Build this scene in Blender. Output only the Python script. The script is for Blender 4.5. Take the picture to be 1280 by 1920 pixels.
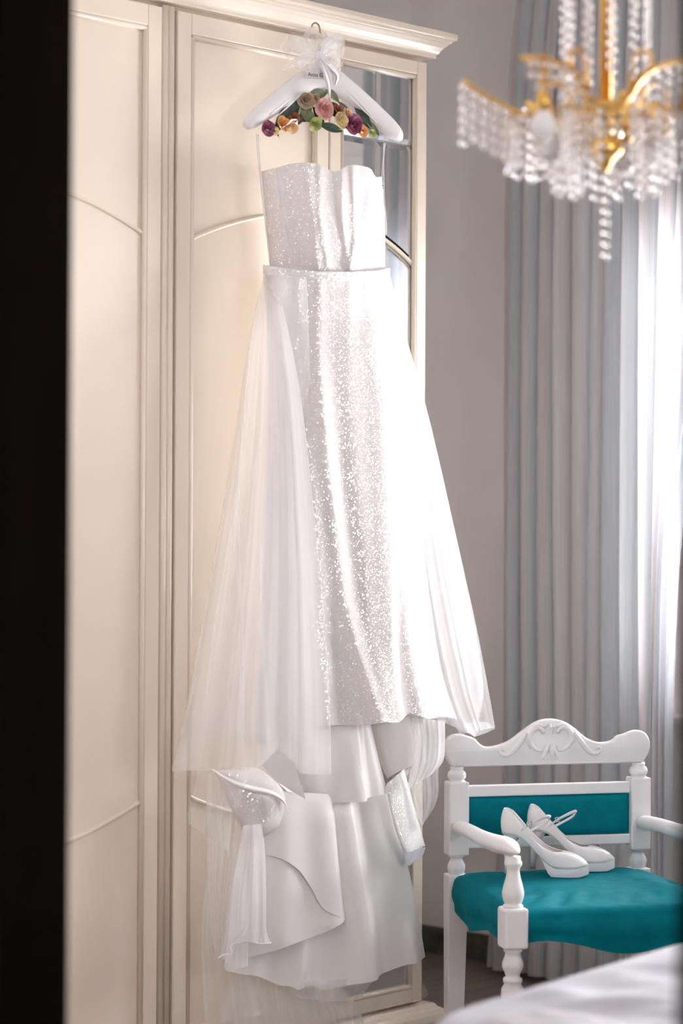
import bpy, bmesh, math, random
from mathutils import Vector, Matrix, noise

random.seed(7)
for _o in list(bpy.data.objects):
    bpy.data.objects.remove(_o)
scene = bpy.context.scene
COL = scene.collection
PI = math.pi
rad = math.radians

# ------------------------------------------------------------------ camera
F = 4533.33                      # focal length in pixels of the 1280 px wide frame (85 mm)
CX, CY = 640.0, 940.0
H = 1.38
TH = rad(47.5)
RO = 0.0055
WR = Vector((math.cos(TH), -math.sin(TH), 0))
FW = Vector((math.sin(TH), math.cos(TH), 0))
WU = Vector((0, 0, 1))
CR = WR * math.cos(RO) + WU * math.sin(RO)
CU = WU * math.cos(RO) - WR * math.sin(RO)
EYE = Vector((0, 0, H))
cam_data = bpy.data.cameras.new('camera')
cam = bpy.data.objects.new('camera', cam_data)
COL.objects.link(cam)
m = Matrix.Identity(4)
for i, ax in enumerate((CR, CU, -FW)):
    m[0][i], m[1][i], m[2][i] = ax.x, ax.y, ax.z
m[0][3], m[1][3], m[2][3] = EYE
cam.matrix_world = m
cam_data.sensor_fit = 'HORIZONTAL'
cam_data.sensor_width = 24.0
cam_data.lens = 85.0
cam_data.shift_y = -20.0 / 1280.0
cam_data.clip_start = 0.05
cam_data.dof.use_dof = True
cam_data.dof.focus_distance = 5.95
cam_data.dof.aperture_fstop = 2.1
scene.camera = cam

# ------------------------------------------------------------------ daylight
world = bpy.data.worlds.new('daylight')
scene.world = world
world.use_nodes = True
bg = world.node_tree.nodes['Background']
bg.inputs['Color'].default_value = (0.985, 0.985, 0.995, 1)
bg.inputs['Strength'].default_value = 25.0
# opening of the window in the wall x = XW
XW = 5.65
WY0, WY1, WZ0, WZ1 = 2.35, 3.94, 0.78, 2.40
pd = bpy.data.lights.new('window_portal', 'AREA')
pd.shape = 'RECTANGLE'
pd.size = WZ1 - WZ0
pd.size_y = WY1 - WY0
pd.cycles.is_portal = True
portal = bpy.data.objects.new('window_portal', pd)
COL.objects.link(portal)
portal.location = (XW + 0.26, (WY0 + WY1) / 2, (WZ0 + WZ1) / 2)
portal.rotation_euler = (0, rad(90), 0)
# added fill-light window, out of view behind the head of the bed
VX0, VX1, VZ0, VZ1 = 2.38, 3.02, 1.30, 2.15
YF = -0.70
pd2 = bpy.data.lights.new('fill_window_portal', 'AREA')
pd2.shape = 'RECTANGLE'
pd2.size = VX1 - VX0
pd2.size_y = VZ1 - VZ0
pd2.cycles.is_portal = True
portal2 = bpy.data.objects.new('fill_window_portal', pd2)
COL.objects.link(portal2)
portal2.location = ((VX0 + VX1) / 2, YF - 0.17, (VZ0 + VZ1) / 2)
portal2.rotation_euler = (rad(90), 0, 0)
vs = scene.view_settings
vs.view_transform = 'Standard'
vs.look = 'None'
vs.gamma = 1.0
vs.use_curve_mapping = False
vs.exposure = 0.60
scene.cycles.transparent_max_bounces = 24
scene.cycles.max_bounces = 12
scene.cycles.diffuse_bounces = 6


# ------------------------------------------------------------------ pixel helpers
def ray(px, py):
    return FW + CR * ((px - CX) / F) - CU * ((py - CY) / F)


def on_y(px, py, Y):
    d = ray(px, py)
    return EYE + d * (Y / d.y)


def on_x(px, py, X):
    d = ray(px, py)
    return EYE + d * (X / d.x)


def on_z(px, py, Z):
    d = ray(px, py)
    return EYE + d * ((Z - H) / d.z)


def at_depth(px, py, D):
    return EYE + ray(px, py) * D


def lerp(a, b, t):
    return a + (b - a) * t


def smooth(a, b, x):
    t = max(0.0, min(1.0, (x - a) / (b - a)))
    return t * t * (3 - 2 * t)


def interp(tab, x):
    if x <= tab[0][0]:
        return tab[0][1]
    for (x0, y0), (x1, y1) in zip(tab, tab[1:]):
        if x <= x1:
            return lerp(y0, y1, (x - x0) / (x1 - x0))
    return tab[-1][1]


def spline(pts):
    """arc-length Catmull-Rom through points of any dimension; returns f(t), t in 0..1"""
    P = [Vector(p) for p in pts]
    if len(P) == 2:
        return lambda t: P[0].lerp(P[1], t)
    L = [0.0]
    for a, b in zip(P, P[1:]):
        L.append(L[-1] + (b - a).length)

    def f(t):
        s = max(0.0, min(1.0, t)) * L[-1]
        i = 0
        while i < len(P) - 2 and s > L[i + 1]:
            i += 1
        k = (s - L[i]) / max(1e-9, L[i + 1] - L[i])
        p1, p2 = P[i], P[i + 1]
        p0 = P[i - 1] if i > 0 else p1 * 2 - p2
        p3 = P[i + 2] if i + 2 < len(P) else p2 * 2 - p1
        return 0.5 * ((2 * p1) + (p2 - p0) * k + (2 * p0 - 5 * p1 + 4 * p2 - p3) * k * k
                      + (3 * p1 - p0 - 3 * p2 + p3) * k ** 3)
    return f


# ------------------------------------------------------------------ materials
def new_mat(name):
    mt = bpy.data.materials.new(name)
    mt.use_nodes = True
    nt = mt.node_tree
    for n in list(nt.nodes):
        nt.nodes.remove(n)
    out = nt.nodes.new('ShaderNodeOutputMaterial')
    return mt, nt, out


def N(nt, kind, **kw):
    n = nt.nodes.new(kind)
    for k, v in kw.items():
        if k in n.inputs:
            n.inputs[k].default_value = v
        else:
            setattr(n, k, v)
    return n


def coords(nt, which='Object', scale=(1, 1, 1)):
    tc = N(nt, 'ShaderNodeTexCoord')
    mp = N(nt, 'ShaderNodeMapping')
    mp.inputs['Scale'].default_value = scale
    nt.links.new(tc.outputs[which], mp.inputs['Vector'])
    return mp.outputs['Vector']


def ramp(nt, fac, stops):
    r = N(nt, 'ShaderNodeValToRGB')
    els = r.color_ramp.elements
    while len(els) < len(stops):
        els.new(0.5)
    for e, (p, c) in zip(els, stops):
        e.position = p
        e.color = (*c, 1)
    nt.links.new(fac, r.inputs['Fac'])
    return r.outputs['Color']


def mat(name, col, rough=0.5, metal=0.0, var=0.06, nscale=8.0, stretch=(1, 1, 1), bump=0.0,
        bscale=60.0, coat=0.0, spec=0.5, sheen=0.0, trans=0.0, ior=1.45, subsurf=0.0):
    mt, nt, out = new_mat(name)
    p = N(nt, 'ShaderNodeBsdfPrincipled')
    v = coords(nt, 'Object', stretch)
    nz = N(nt, 'ShaderNodeTexNoise', Scale=nscale, Detail=4.0)
    nt.links.new(v, nz.inputs['Vector'])
    c0 = tuple(max(0, x * (1 - var)) for x in col)
    c1 = tuple(min(1, x * (1 + var)) for x in col)
    cc = ramp(nt, nz.outputs['Fac'], [(0.3, c0), (0.7, c1)])
    nt.links.new(cc, p.inputs['Base Color'])
    p.inputs['Roughness'].default_value = rough
    p.inputs['Metallic'].default_value = metal
    p.inputs['Coat Weight'].default_value = coat
    p.inputs['Coat Roughness'].default_value = 0.08
    p.inputs['Specular IOR Level'].default_value = spec
    p.inputs['Sheen Weight'].default_value = sheen
    p.inputs['Transmission Weight'].default_value = trans
    p.inputs['IOR'].default_value = ior
    if bump:
        nb = N(nt, 'ShaderNodeTexNoise', Scale=bscale, Detail=3.0)
        nt.links.new(v, nb.inputs['Vector'])
        b = N(nt, 'ShaderNodeBump', Strength=bump, Distance=0.004)
        nt.links.new(nb.outputs['Fac'], b.inputs['Height'])
        nt.links.new(b.outputs['Normal'], p.inputs['Normal'])
    nt.links.new(p.outputs['BSDF'], out.inputs['Surface'])
    return mt


def tulle(name, alpha, col=(0.95, 0.94, 0.95), streak=0.11, uscale=22.0):
    """sheer net: part of the light passes straight through, the rest is scattered both ways"""
    mt, nt, out = new_mat(name)
    tr = N(nt, 'ShaderNodeBsdfTransparent')
    df = N(nt, 'ShaderNodeBsdfDiffuse')
    tl = N(nt, 'ShaderNodeBsdfTranslucent')
    df.inputs['Color'].default_value = (*col, 1)
    tl.inputs['Color'].default_value = (*col, 1)
    m1 = N(nt, 'ShaderNodeMixShader')
    m1.inputs['Fac'].default_value = 0.4
    nt.links.new(df.outputs[0], m1.inputs[1])
    nt.links.new(tl.outputs[0], m1.inputs[2])
    v = coords(nt, 'UV', (uscale, 0.6, 1))
    nz = N(nt, 'ShaderNodeTexNoise', Scale=1.0, Detail=3.0)
    nt.links.new(v, nz.inputs['Vector'])
    mr = N(nt, 'ShaderNodeMapRange')
    mr.inputs['From Min'].default_value = 0.25
    mr.inputs['From Max'].default_value = 0.75
    mr.inputs['To Min'].default_value = max(0.02, alpha * (1 - streak))
    mr.inputs['To Max'].default_value = min(1.0, alpha * (1 + streak))
    nt.links.new(nz.outputs['Fac'], mr.inputs['Value'])
    m2 = N(nt, 'ShaderNodeMixShader')
    nt.links.new(mr.outputs['Result'], m2.inputs['Fac'])
    nt.links.new(tr.outputs[0], m2.inputs[1])
    nt.links.new(m1.outputs[0], m2.inputs[2])
    nt.links.new(m2.outputs[0], out.inputs['Surface'])
    return mt


def glitter(name, col, cell=520.0, amount=0.32, tilt=1.3, thr=0.88):
    """matt white cloth sewn with tiny flat sequins that each lie at their own tilt"""
    mt, nt, out = new_mat(name)
    v = coords(nt, 'Object')
    vo = N(nt, 'ShaderNodeTexVoronoi', Scale=cell)
    nt.links.new(v, vo.inputs['Vector'])
    sub = N(nt, 'ShaderNodeVectorMath', operation='SUBTRACT')
    sub.inputs[1].default_value = (0.5, 0.5, 0.5)
    nt.links.new(vo.outputs['Color'], sub.inputs[0])
    sc = N(nt, 'ShaderNodeVectorMath', operation='SCALE')
    sc.inputs['Scale'].default_value = tilt
    nt.links.new(sub.outputs[0], sc.inputs[0])
    ge = N(nt, 'ShaderNodeNewGeometry')
    ad = N(nt, 'ShaderNodeVectorMath', operation='ADD')
    nt.links.new(ge.outputs['Normal'], ad.inputs[0])
    nt.links.new(sc.outputs[0], ad.inputs[1])
    no = N(nt, 'ShaderNodeVectorMath', operation='NORMALIZE')
    nt.links.new(ad.outputs[0], no.inputs[0])
    gl = N(nt, 'ShaderNodeBsdfGlossy', Roughness=0.18)
    gl.inputs['Color'].default_value = (0.95, 0.94, 0.95, 1)
    nt.links.new(no.outputs[0], gl.inputs['Normal'])
    df = N(nt, 'ShaderNodeBsdfDiffuse')
    df.inputs['Color'].default_value = (*col, 1)
    tl = N(nt, 'ShaderNodeBsdfTranslucent')
    tl.inputs['Color'].default_value = (*col, 1)
    md = N(nt, 'ShaderNodeMixShader')
    md.inputs['Fac'].default_value = 0.12
    nt.links.new(df.outputs[0], md.inputs[1])
    nt.links.new(tl.outputs[0], md.inputs[2])
    sep = N(nt, 'ShaderNodeSeparateColor')
    nt.links.new(vo.outputs['Color'], sep.inputs[0])
    rp = N(nt, 'ShaderNodeValToRGB')
    rp.color_ramp.interpolation = 'CONSTANT'
    els = rp.color_ramp.elements
    els.new(0.5)
    for e_, (p_, c_) in zip(els, ((0.0, 0.0), (0.55, amount), (thr, 0.85))):
        e_.position = p_
        e_.color = (c_, c_, c_, 1)
    nt.links.new(sep.outputs[0], rp.inputs['Fac'])
    mu = rp
    nt.links.new(mu.outputs[0], gl.inputs['Color'])
    mx = N(nt, 'ShaderNodeAddShader')
    nt.links.new(md.outputs[0], mx.inputs[0])
    nt.links.new(gl.outputs[0], mx.inputs[1])
    nt.links.new(mx.outputs[0], out.inputs['Surface'])
    return mt


def curtain_mat():
    mt, nt, out = new_mat('striped_voile')
    v = coords(nt, 'UV', (1, 1, 1))
    sp = N(nt, 'ShaderNodeSeparateXYZ')
    nt.links.new(v, sp.inputs[0])
    sn = N(nt, 'ShaderNodeMath', operation='MULTIPLY')
    sn.inputs[1].default_value = 2 * PI / 0.20
    nt.links.new(sp.outputs[0], sn.inputs[0])
    si = N(nt, 'ShaderNodeMath', operation='SINE')
    nt.links.new(sn.outputs[0], si.inputs[0])
    ma = N(nt, 'ShaderNodeMath', operation='MULTIPLY_ADD')
    ma.inputs[1].default_value = 0.5
    ma.inputs[2].default_value = 0.5
    nt.links.new(si.outputs[0], ma.inputs[0])
    c1 = ramp(nt, ma.outputs[0], [(0.0, (0.68, 0.73, 0.77)), (0.33, (0.73, 0.77, 0.80)),
                                  (0.5, (0.81, 0.77, 0.79)), (0.8, (0.80, 0.75, 0.76)),
                                  (1.0, (0.86, 0.86, 0.89))])
    th = coords(nt, 'UV', (420, 3.0, 1))
    nz = N(nt, 'ShaderNodeTexNoise', Scale=1.0, Detail=2.0)
    nt.links.new(th, nz.inputs['Vector'])
    c2 = ramp(nt, nz.outputs['Fac'], [(0.3, (0.84, 0.84, 0.85)), (0.7, (1, 1, 1))])
    mx = N(nt, 'ShaderNodeMix', data_type='RGBA', blend_type='MULTIPLY')
    mx.inputs['Factor'].default_value = 1.0
    nt.links.new(c1, mx.inputs[6])
    nt.links.new(c2, mx.inputs[7])
    df = N(nt, 'ShaderNodeBsdfDiffuse')
    tl = N(nt, 'ShaderNodeBsdfTranslucent')
    tr = N(nt, 'ShaderNodeBsdfTransparent')
    for n in (df, tl):
        nt.links.new(mx.outputs[2], n.inputs['Color'])
    m1 = N(nt, 'ShaderNodeMixShader')
    m1.inputs['Fac'].default_value = 0.42
    nt.links.new(df.outputs[0], m1.inputs[1])
    nt.links.new(tl.outputs[0], m1.inputs[2])
    m2 = N(nt, 'ShaderNodeMixShader')
    m2.inputs['Fac'].default_value = 0.92
    nt.links.new(tr.outputs[0], m2.inputs[1])
    nt.links.new(m1.outputs[0], m2.inputs[2])
    nt.links.new(m2.outputs[0], out.inputs['Surface'])
    return mt


def wood(name, ca, cb, scale=(1, 12, 1), rough=0.45, spec=0.4):
    mt, nt, out = new_mat(name)
    p = N(nt, 'ShaderNodeBsdfPrincipled', Roughness=rough)
    p.inputs['Specular IOR Level'].default_value = spec
    v = coords(nt, 'Object', scale)
    nz = N(nt, 'ShaderNodeTexNoise', Scale=3.0, Detail=6.0, Roughness=0.65)
    nt.links.new(v, nz.inputs['Vector'])
    nt.links.new(ramp(nt, nz.outputs['Fac'], [(0.3, ca), (0.68, cb)]), p.inputs['Base Color'])
    nt.links.new(p.outputs[0], out.inputs['Surface'])
    return mt


def pane_glass(name, k=1.0):
    mt, nt, out = new_mat(name)
    tr = N(nt, 'ShaderNodeBsdfTransparent')
    gl = N(nt, 'ShaderNodeBsdfGlossy', Roughness=0.02)
    fr = N(nt, 'ShaderNodeFresnel', IOR=1.45)
    mk = N(nt, 'ShaderNodeMath', operation='MULTIPLY')
    mk.inputs[1].default_value = k
    nt.links.new(fr.outputs[0], mk.inputs[0])
    mx = N(nt, 'ShaderNodeMixShader')
    nt.links.new(mk.outputs[0], mx.inputs['Fac'])
    nt.links.new(tr.outputs[0], mx.inputs[1])
    nt.links.new(gl.outputs[0], mx.inputs[2])
    nt.links.new(mx.outputs[0], out.inputs['Surface'])
    return mt


def crystal_mat():
    mt, nt, out = new_mat('cut_crystal')
    g = N(nt, 'ShaderNodeBsdfGlass', Roughness=0.0, IOR=1.55)
    g.inputs['Color'].default_value = (0.98, 0.98, 1, 1)
    gl = N(nt, 'ShaderNodeBsdfGlossy', Roughness=0.08)
    v = coords(nt, 'Object')
    nz = N(nt, 'ShaderNodeTexNoise', Scale=30.0)
    nt.links.new(v, nz.inputs['Vector'])
    nt.links.new(ramp(nt, nz.outputs['Fac'], [(0.35, (1, 0.93, 0.86)), (0.65, (0.88, 0.93, 1))]), gl.inputs['Color'])
    mx = N(nt, 'ShaderNodeMixShader')
    mx.inputs['Fac'].default_value = 0.30
    nt.links.new(g.outputs[0], mx.inputs[1])
    nt.links.new(gl.outputs[0], mx.inputs[2])
    nt.links.new(mx.outputs[0], out.inputs['Surface'])
    return mt


def bedding_mat():
    mt, nt, out = new_mat('printed_bedspread')
    p = N(nt, 'ShaderNodeBsdfPrincipled', Roughness=0.7)
    v = coords(nt, 'Object')
    nz = N(nt, 'ShaderNodeTexNoise', Scale=5.0, Detail=5.0)
    nt.links.new(v, nz.inputs['Vector'])
    c = ramp(nt, nz.outputs['Fac'], [(0.0, (0.47, 0.46, 0.52)), (0.60, (0.47, 0.46, 0.52)),
                                     (0.66, (0.62, 0.57, 0.60)), (0.74, (0.42, 0.44, 0.52))])
    nt.links.new(c, p.inputs['Base Color'])
    nt.links.new(p.outputs[0], out.inputs['Surface'])
    return mt


M = {}
M['wall'] = mat('warm_grey_plaster', (0.86, 0.82, 0.815), 0.9, var=0.03, nscale=3, bump=0.15, bscale=120)
M['ceiling'] = mat('white_ceiling_paint', (0.88, 0.87, 0.86), 0.9, var=0.02)
M['hall'] = mat('hall_paint', (0.05, 0.04, 0.032), 0.9, var=0.03)
M['floor'] = wood('brown_floor_tile', (0.11, 0.080, 0.062), (0.26, 0.20, 0.16), (0.9, 14, 1), 0.35)
M['marble'] = mat('dark_green_marble', (0.10, 0.10, 0.085), 0.3, var=0.45, nscale=22)
M['darkwood'] = wood('dark_door_wood', (0.004, 0.0025, 0.0014), (0.010, 0.0055, 0.003), (8, 8, 0.6), 0.7, 0.04)
M['brownwood'] = wood('brown_window_wood', (0.16, 0.05, 0.02), (0.30, 0.11, 0.045), (8, 8, 0.8), 0.35)
M['white_trim'] = mat('white_trim_paint', (0.80, 0.79, 0.78), 0.5, var=0.02)
M['stone'] = mat('pale_sill_stone', (0.62, 0.60, 0.58), 0.35, var=0.1, nscale=40)
M['cream'] = mat('cream_lacquer', (0.80, 0.70, 0.585), 0.32, var=0.02, nscale=2, coat=0.35)
M['gapdark'] = mat('shadow_gap_wood', (0.10, 0.07, 0.05), 0.8)
M['mirror'] = mat('silvered_mirror', (0.86, 0.88, 0.88), 0.015, 1.0, var=0.0)
M['groove'] = mat('mirror_groove_lead', (0.45, 0.46, 0.46), 0.3, 0.6)
M['glass'] = pane_glass('window_glass')
M['curtain'] = curtain_mat()
M['chairwhite'] = mat('white_chair_paint', (0.88, 0.87, 0.885), 0.38, var=0.03, nscale=14, bump=0.05, bscale=25)
M['teal'] = mat('teal_upholstery', (0.001, 0.185, 0.235), 0.75, var=0.10, nscale=30, bump=0.25, bscale=300, sheen=0.0, spec=0.08)
M['shoe'] = mat('ivory_satin_leather', (0.80, 0.78, 0.79), 0.28, var=0.02, spec=0.6)
M['insole'] = mat('beige_insole', (0.72, 0.60, 0.50), 0.6)
M['sole'] = mat('tan_shoe_sole', (0.45, 0.28, 0.18), 0.6)
M['chrome'] = mat('silver_buckle', (0.8, 0.8, 0.8), 0.15, 1.0)
M['gold'] = mat('polished_brass', (0.83, 0.50, 0.14), 0.24, 1.0, var=0.06)
M['hook'] = mat('antique_brass_wire', (0.40, 0.28, 0.13), 0.35, 1.0)
M['crystal'] = crystal_mat()
M['bulb'] = mat('frosted_bulb_glass', (0.85, 0.82, 0.82), 0.45, var=0.02)
M['amber'] = mat('clear_glass_cup', (0.95, 0.85, 0.65), 0.05, var=0.03, trans=0.85)
M['bed'] = bedding_mat()
M['mattress'] = mat('mattress_ticking', (0.70, 0.69, 0.70), 0.8)
M['bedbase'] = mat('cream_bed_base', (0.66, 0.58, 0.49), 0.5)
M['satin'] = mat('white_satin', (0.86, 0.835, 0.83), 0.36, var=0.015, sheen=0.2, spec=0.45)
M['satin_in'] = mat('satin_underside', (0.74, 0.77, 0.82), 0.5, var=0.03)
M['glit'] = glitter('sequinned_cloth', (0.77, 0.73, 0.72), 540, 0.08, 1.35, 0.925)
M['glit2'] = glitter('beaded_band', (0.78, 0.77, 0.77), 400, 0.12, 1.4, 0.86)
M['tulle'] = tulle('ivory_tulle', 0.34)
M['tulle_d'] = tulle('ivory_tulle_double', 0.62, streak=0.12)
M['tulle_l'] = tulle('ivory_tulle_light', 0.20)
M['organza'] = tulle('white_organza', 0.60, (0.93, 0.92, 0.94), 0.15)
M['hanger'] = mat('white_hanger_satin', (0.84, 0.81, 0.82), 0.42, var=0.02)
M['ribbon'] = mat('white_ribbon', (0.88, 0.86, 0.87), 0.4, var=0.02)
M['paper'] = mat('white_card', (0.80, 0.78, 0.79), 0.6, var=0.01)
M['ink'] = mat('dark_ink', (0.05, 0.045, 0.05), 0.6, var=0.0)
M['film'] = pane_glass('clear_film', 0.06)
for key, c in dict(pink=(0.72, 0.40, 0.36), plum=(0.30, 0.06, 0.14), orange=(0.78, 0.40, 0.14), peach=(0.80, 0.58, 0.36),
                   rust=(0.38, 0.12, 0.06), dusty=(0.48, 0.36, 0.26), cream_f=(0.82, 0.68, 0.40), lime=(0.42, 0.45, 0.16)).items():
    M['f_' + key] = mat('petal_' + key, c, 0.6, var=0.25, nscale=60)
M['leaf_dark'] = mat('dark_leaf', (0.035, 0.06, 0.045), 0.5, var=0.3, nscale=40)
M['leaf_green'] = mat('grey_green_leaf', (0.16, 0.20, 0.10), 0.5, var=0.3, nscale=40)

# ------------------------------------------------------------------ mesh builder
MAT_OF = {}


class MB:
    def __init__(s):
        s.v = []
        s.f = []
        s.uv = {}

    def add(s, verts, faces, uvs=None):
        b = len(s.v)
        s.v += [Vector(p) for p in verts]
        s.f += [tuple(b + i for i in f) for f in faces]
        if uvs:
            for i, q in enumerate(uvs):
                s.uv[b + i] = q
        return s

    def box(s, a, b):
        x0, y0, z0 = (min(p, q) for p, q in zip(a, b))
        x1, y1, z1 = (max(p, q) for p, q in zip(a, b))
        return s.add([(x0, y0, z0), (x1, y0, z0), (x1, y1, z0), (x0, y1, z0),
                      (x0, y0, z1), (x1, y0, z1), (x1, y1, z1), (x0, y1, z1)],
                     [(0, 3, 2, 1), (4, 5, 6, 7), (0, 1, 5, 4), (1, 2, 6, 5), (2, 3, 7, 6), (3, 0, 4, 7)])

    def grid(s, fn, nu, nv, closed=False):
        vs_, uv, fs = [], [], []
        nn = nu if closed else nu + 1
        for j in range(nv + 1):
            for i in range(nn):
                p, q = fn(i / nu, j / nv)
                vs_.append(p)
                uv.append(q)
        for j in range(nv):
            for i in range(nu):
                a = j * nn + i
                b = j * nn + (i + 1) % nn
                fs.append((a, b, b + nn, a + nn))
        return s.add(vs_, fs, uv)

    def tube(s, path, r, n=8, flat=1.0, up=None, caps=True):
        """r: number or list; flat: ratio of the second axis; up: direction of that second axis"""
        P = [Vector(p) for p in path]
        k = len(P)
        R = r if isinstance(r, (list, tuple)) else [r] * k
        vs_, fs = [], []
        ref = Vector(up) if up else None
        prev = None
        for i in range(k):
            t = (P[min(i + 1, k - 1)] - P[max(i - 1, 0)]).normalized()
            if ref is not None:
                b = (ref - t * ref.dot(t)).normalized()
            else:
                if prev is None:
                    h = Vector((0, 0, 1)) if abs(t.z) < 0.9 else Vector((1, 0, 0))
                    b = (h - t * h.dot(t)).normalized()
                else:
                    b = (prev - t * prev.dot(t)).normalized()
                prev = b
            a = t.cross(b)
            fl = flat[i] if isinstance(flat, (list, tuple)) else flat
            for j in range(n):
                w = 2 * PI * j / n
                vs_.append(P[i] + a * (R[i] * math.cos(w)) + b * (R[i] * fl * math.sin(w)))
        for i in range(k - 1):
            for j in range(n):
                fs.append((i * n + j, i * n + (j + 1) % n, (i + 1) * n + (j + 1) % n, (i + 1) * n + j))
        if caps:
            fs.append(tuple(range(n))[::-1])
            fs.append(tuple((k - 1) * n + j for j in range(n)))
        return s.add(vs_, fs)

    def lathe(s, prof, c=(0, 0, 0), n=20, caps=True):
        vs_, fs = [], []
        for (r, z) in prof:
            for j in range(n):
                w = 2 * PI * j / n
                vs_.append((c[0] + r * math.cos(w), c[1] + r * math.sin(w), c[2] + z))
        for i in range(len(prof) - 1):
            for j in range(n):
                fs.append((i * n + j, i * n + (j + 1) % n, (i + 1) * n + (j + 1) % n, (i + 1) * n + j))
        if caps:
            fs.append(tuple(range(n))[::-1])
            fs.append(tuple((len(prof) - 1) * n + j for j in range(n)))
        return s.add(vs_, fs)

    def prism(s, poly, fa, fb):
        """poly: 2-D outline; fa / fb map it to the two faces"""
        n = len(poly)
        return s.add([fa(*p) for p in poly] + [fb(*p) for p in poly],
                     [tuple(range(n)), tuple(range(2 * n - 1, n - 1, -1))] +
                     [(i, i + n, (i + 1) % n + n, (i + 1) % n) for i in range(n)])

    def build(s, name, mt, parent=None, flat=False, bevel=0.0, world=False, kind=None, label=None, sub=0, fixn=False):
        me = bpy.data.meshes.new(name)
        vv = s.v
        if world and parent is not None:
            inv = MAT_OF[parent.name].inverted()
            vv = [inv @ p for p in vv]
        me.from_pydata([tuple(p) for p in vv], [], s.f)
        if s.uv:
            ul = me.uv_layers.new(name='UVMap')
            for lo in me.loops:
                ul.data[lo.index].uv = s.uv.get(lo.vertex_index, (0, 0))
        if fixn:
            bm = bmesh.new()
            bm.from_mesh(me)
            bmesh.ops.recalc_face_normals(bm, faces=bm.faces)
            bm.to_mesh(me)
            bm.free()
        me.materials.append(M[mt] if isinstance(mt, str) else mt)
        if not flat:
            me.polygons.foreach_set('use_smooth', [True] * len(me.polygons))
        me.update()
        o = bpy.data.objects.new(name, me)
        COL.objects.link(o)
        if parent is not None:
            o.parent = parent
            MAT_OF[o.name] = MAT_OF[parent.name]
        else:
            MAT_OF[o.name] = Matrix.Identity(4)
        if bevel:
            b = o.modifiers.new('bevel', 'BEVEL')
            b.width = bevel
            b.segments = 2
            b.limit_method = 'ANGLE'
        if sub:
            b = o.modifiers.new('sub', 'SUBSURF')
            b.levels = sub
            b.render_levels = sub
        if kind:
            o['kind'] = kind
        if label:
            o['label'] = label
        return o


def thing(name, label, cat, loc=(0, 0, 0), rz=0.0, group=None):
    o = bpy.data.objects.new(name, None)
    o.empty_display_size = 0.05
    COL.objects.link(o)
    o.location = loc
    o.rotation_euler = (0, 0, rz)
    MAT_OF[o.name] = Matrix.Translation(Vector(loc)) @ Matrix.Rotation(rz, 4, 'Z')
    o['label'] = label
    o['category'] = cat
    if group:
        o['group'] = group
    return o


def structure(o, label, cat='room'):
    o['kind'] = 'structure'
    o['label'] = label
    o['category'] = cat
    return o


# ------------------------------------------------------------------ the room
YB = 4.90          # wall behind the wardrobe
XD0, XDM, XD1 = 2.10, 2.15, 2.20   # wall with the doorway the picture is taken through
ZC = 3.05
DY0, DY1, DZ = 1.418, 2.545, 2.25
structure(MB().box((XD1, YF, -0.1), (XW, YB, 0.0)).build('floor', 'floor', flat=True), 'dark brown wood-look floor of the bedroom', 'floor')
structure(MB().box((-1.3, -1.3, -0.1), (XD1, 3.4, 0.0)).build('floor_hall', 'floor', flat=True), 'dark floor of the hallway outside', 'floor')
structure(MB().box((XD1, YF, ZC), (XW, YB, ZC + 0.1)).build('ceiling', 'ceiling', flat=True), 'white bedroom ceiling', 'ceiling')
structure(MB().box((-1.3, -1.3, 2.7), (XD0, 3.4, 2.8)).build('ceiling_hall', 'hall', flat=True), 'hallway ceiling', 'ceiling')
structure(MB().box((XD1, YB, 0), (XW + 0.25, YB + 0.15, ZC)).build('wall_back', 'wall', flat=True), 'grey wall behind the wardrobe', 'wall')
w = MB()
w.box((XD1, YF - 0.15, 0), (VX0, YF, ZC))
w.box((VX1, YF - 0.15, 0), (XW + 0.25, YF, ZC))
w.box((VX0, YF - 0.15, 0), (VX1, YF, VZ0))
w.box((VX0, YF - 0.15, VZ1), (VX1, YF, ZC))
structure(w.build('wall_front', 'wall', flat=True), 'grey wall at the head of the bed', 'wall')
w = MB()
w.box((XW, YF, 0), (XW + 0.25, WY0, ZC))
w.box((XW, WY1, 0), (XW + 0.25, YB, ZC))
w.box((XW, WY0, 0), (XW + 0.25, WY1, WZ0))
w.box((XW, WY0, WZ1), (XW + 0.25, WY1, ZC))
structure(w.build('wall_right', 'wall', flat=True), 'grey plaster wall with the window', 'wall')
w = MB()
w.box((XD0, -1.3, 0), (XDM, DY0, ZC + 0.1))
w.box((XD0, DY1, 0), (XDM, YB + 0.15, ZC + 0.1))
w.box((XD0, DY0, DZ), (XDM, DY1, ZC + 0.1))
structure(w.build('wall_hall_front', 'hall', flat=True), 'hall side of the doorway wall', 'wall')
w = MB()
w.box((XDM, -1.3, 0), (XD1, DY0, ZC + 0.1))
w.box((XDM, DY1, 0), (XD1, YB + 0.15, ZC + 0.1))
w.box((XDM, DY0, DZ), (XD1, DY1, ZC + 0.1))
structure(w.build('wall_left', 'wall', flat=True), 'bedroom side of the wall with the doorway', 'wall')
for nm, a, b in (('wall_hall_left', (-1.3, 3.4, 0), (XD0, 3.5, 2.8)), ('wall_hall_right', (-1.3, -1.4, 0), (XD0, -1.3, 2.8)),
                 ('wall_hall_back', (-1.4, -1.4, 0), (-1.3, 3.5, 2.8))):
    structure(MB().box(a, b).build(nm, 'hall', flat=True), 'plain hallway wall', 'wall')
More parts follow.
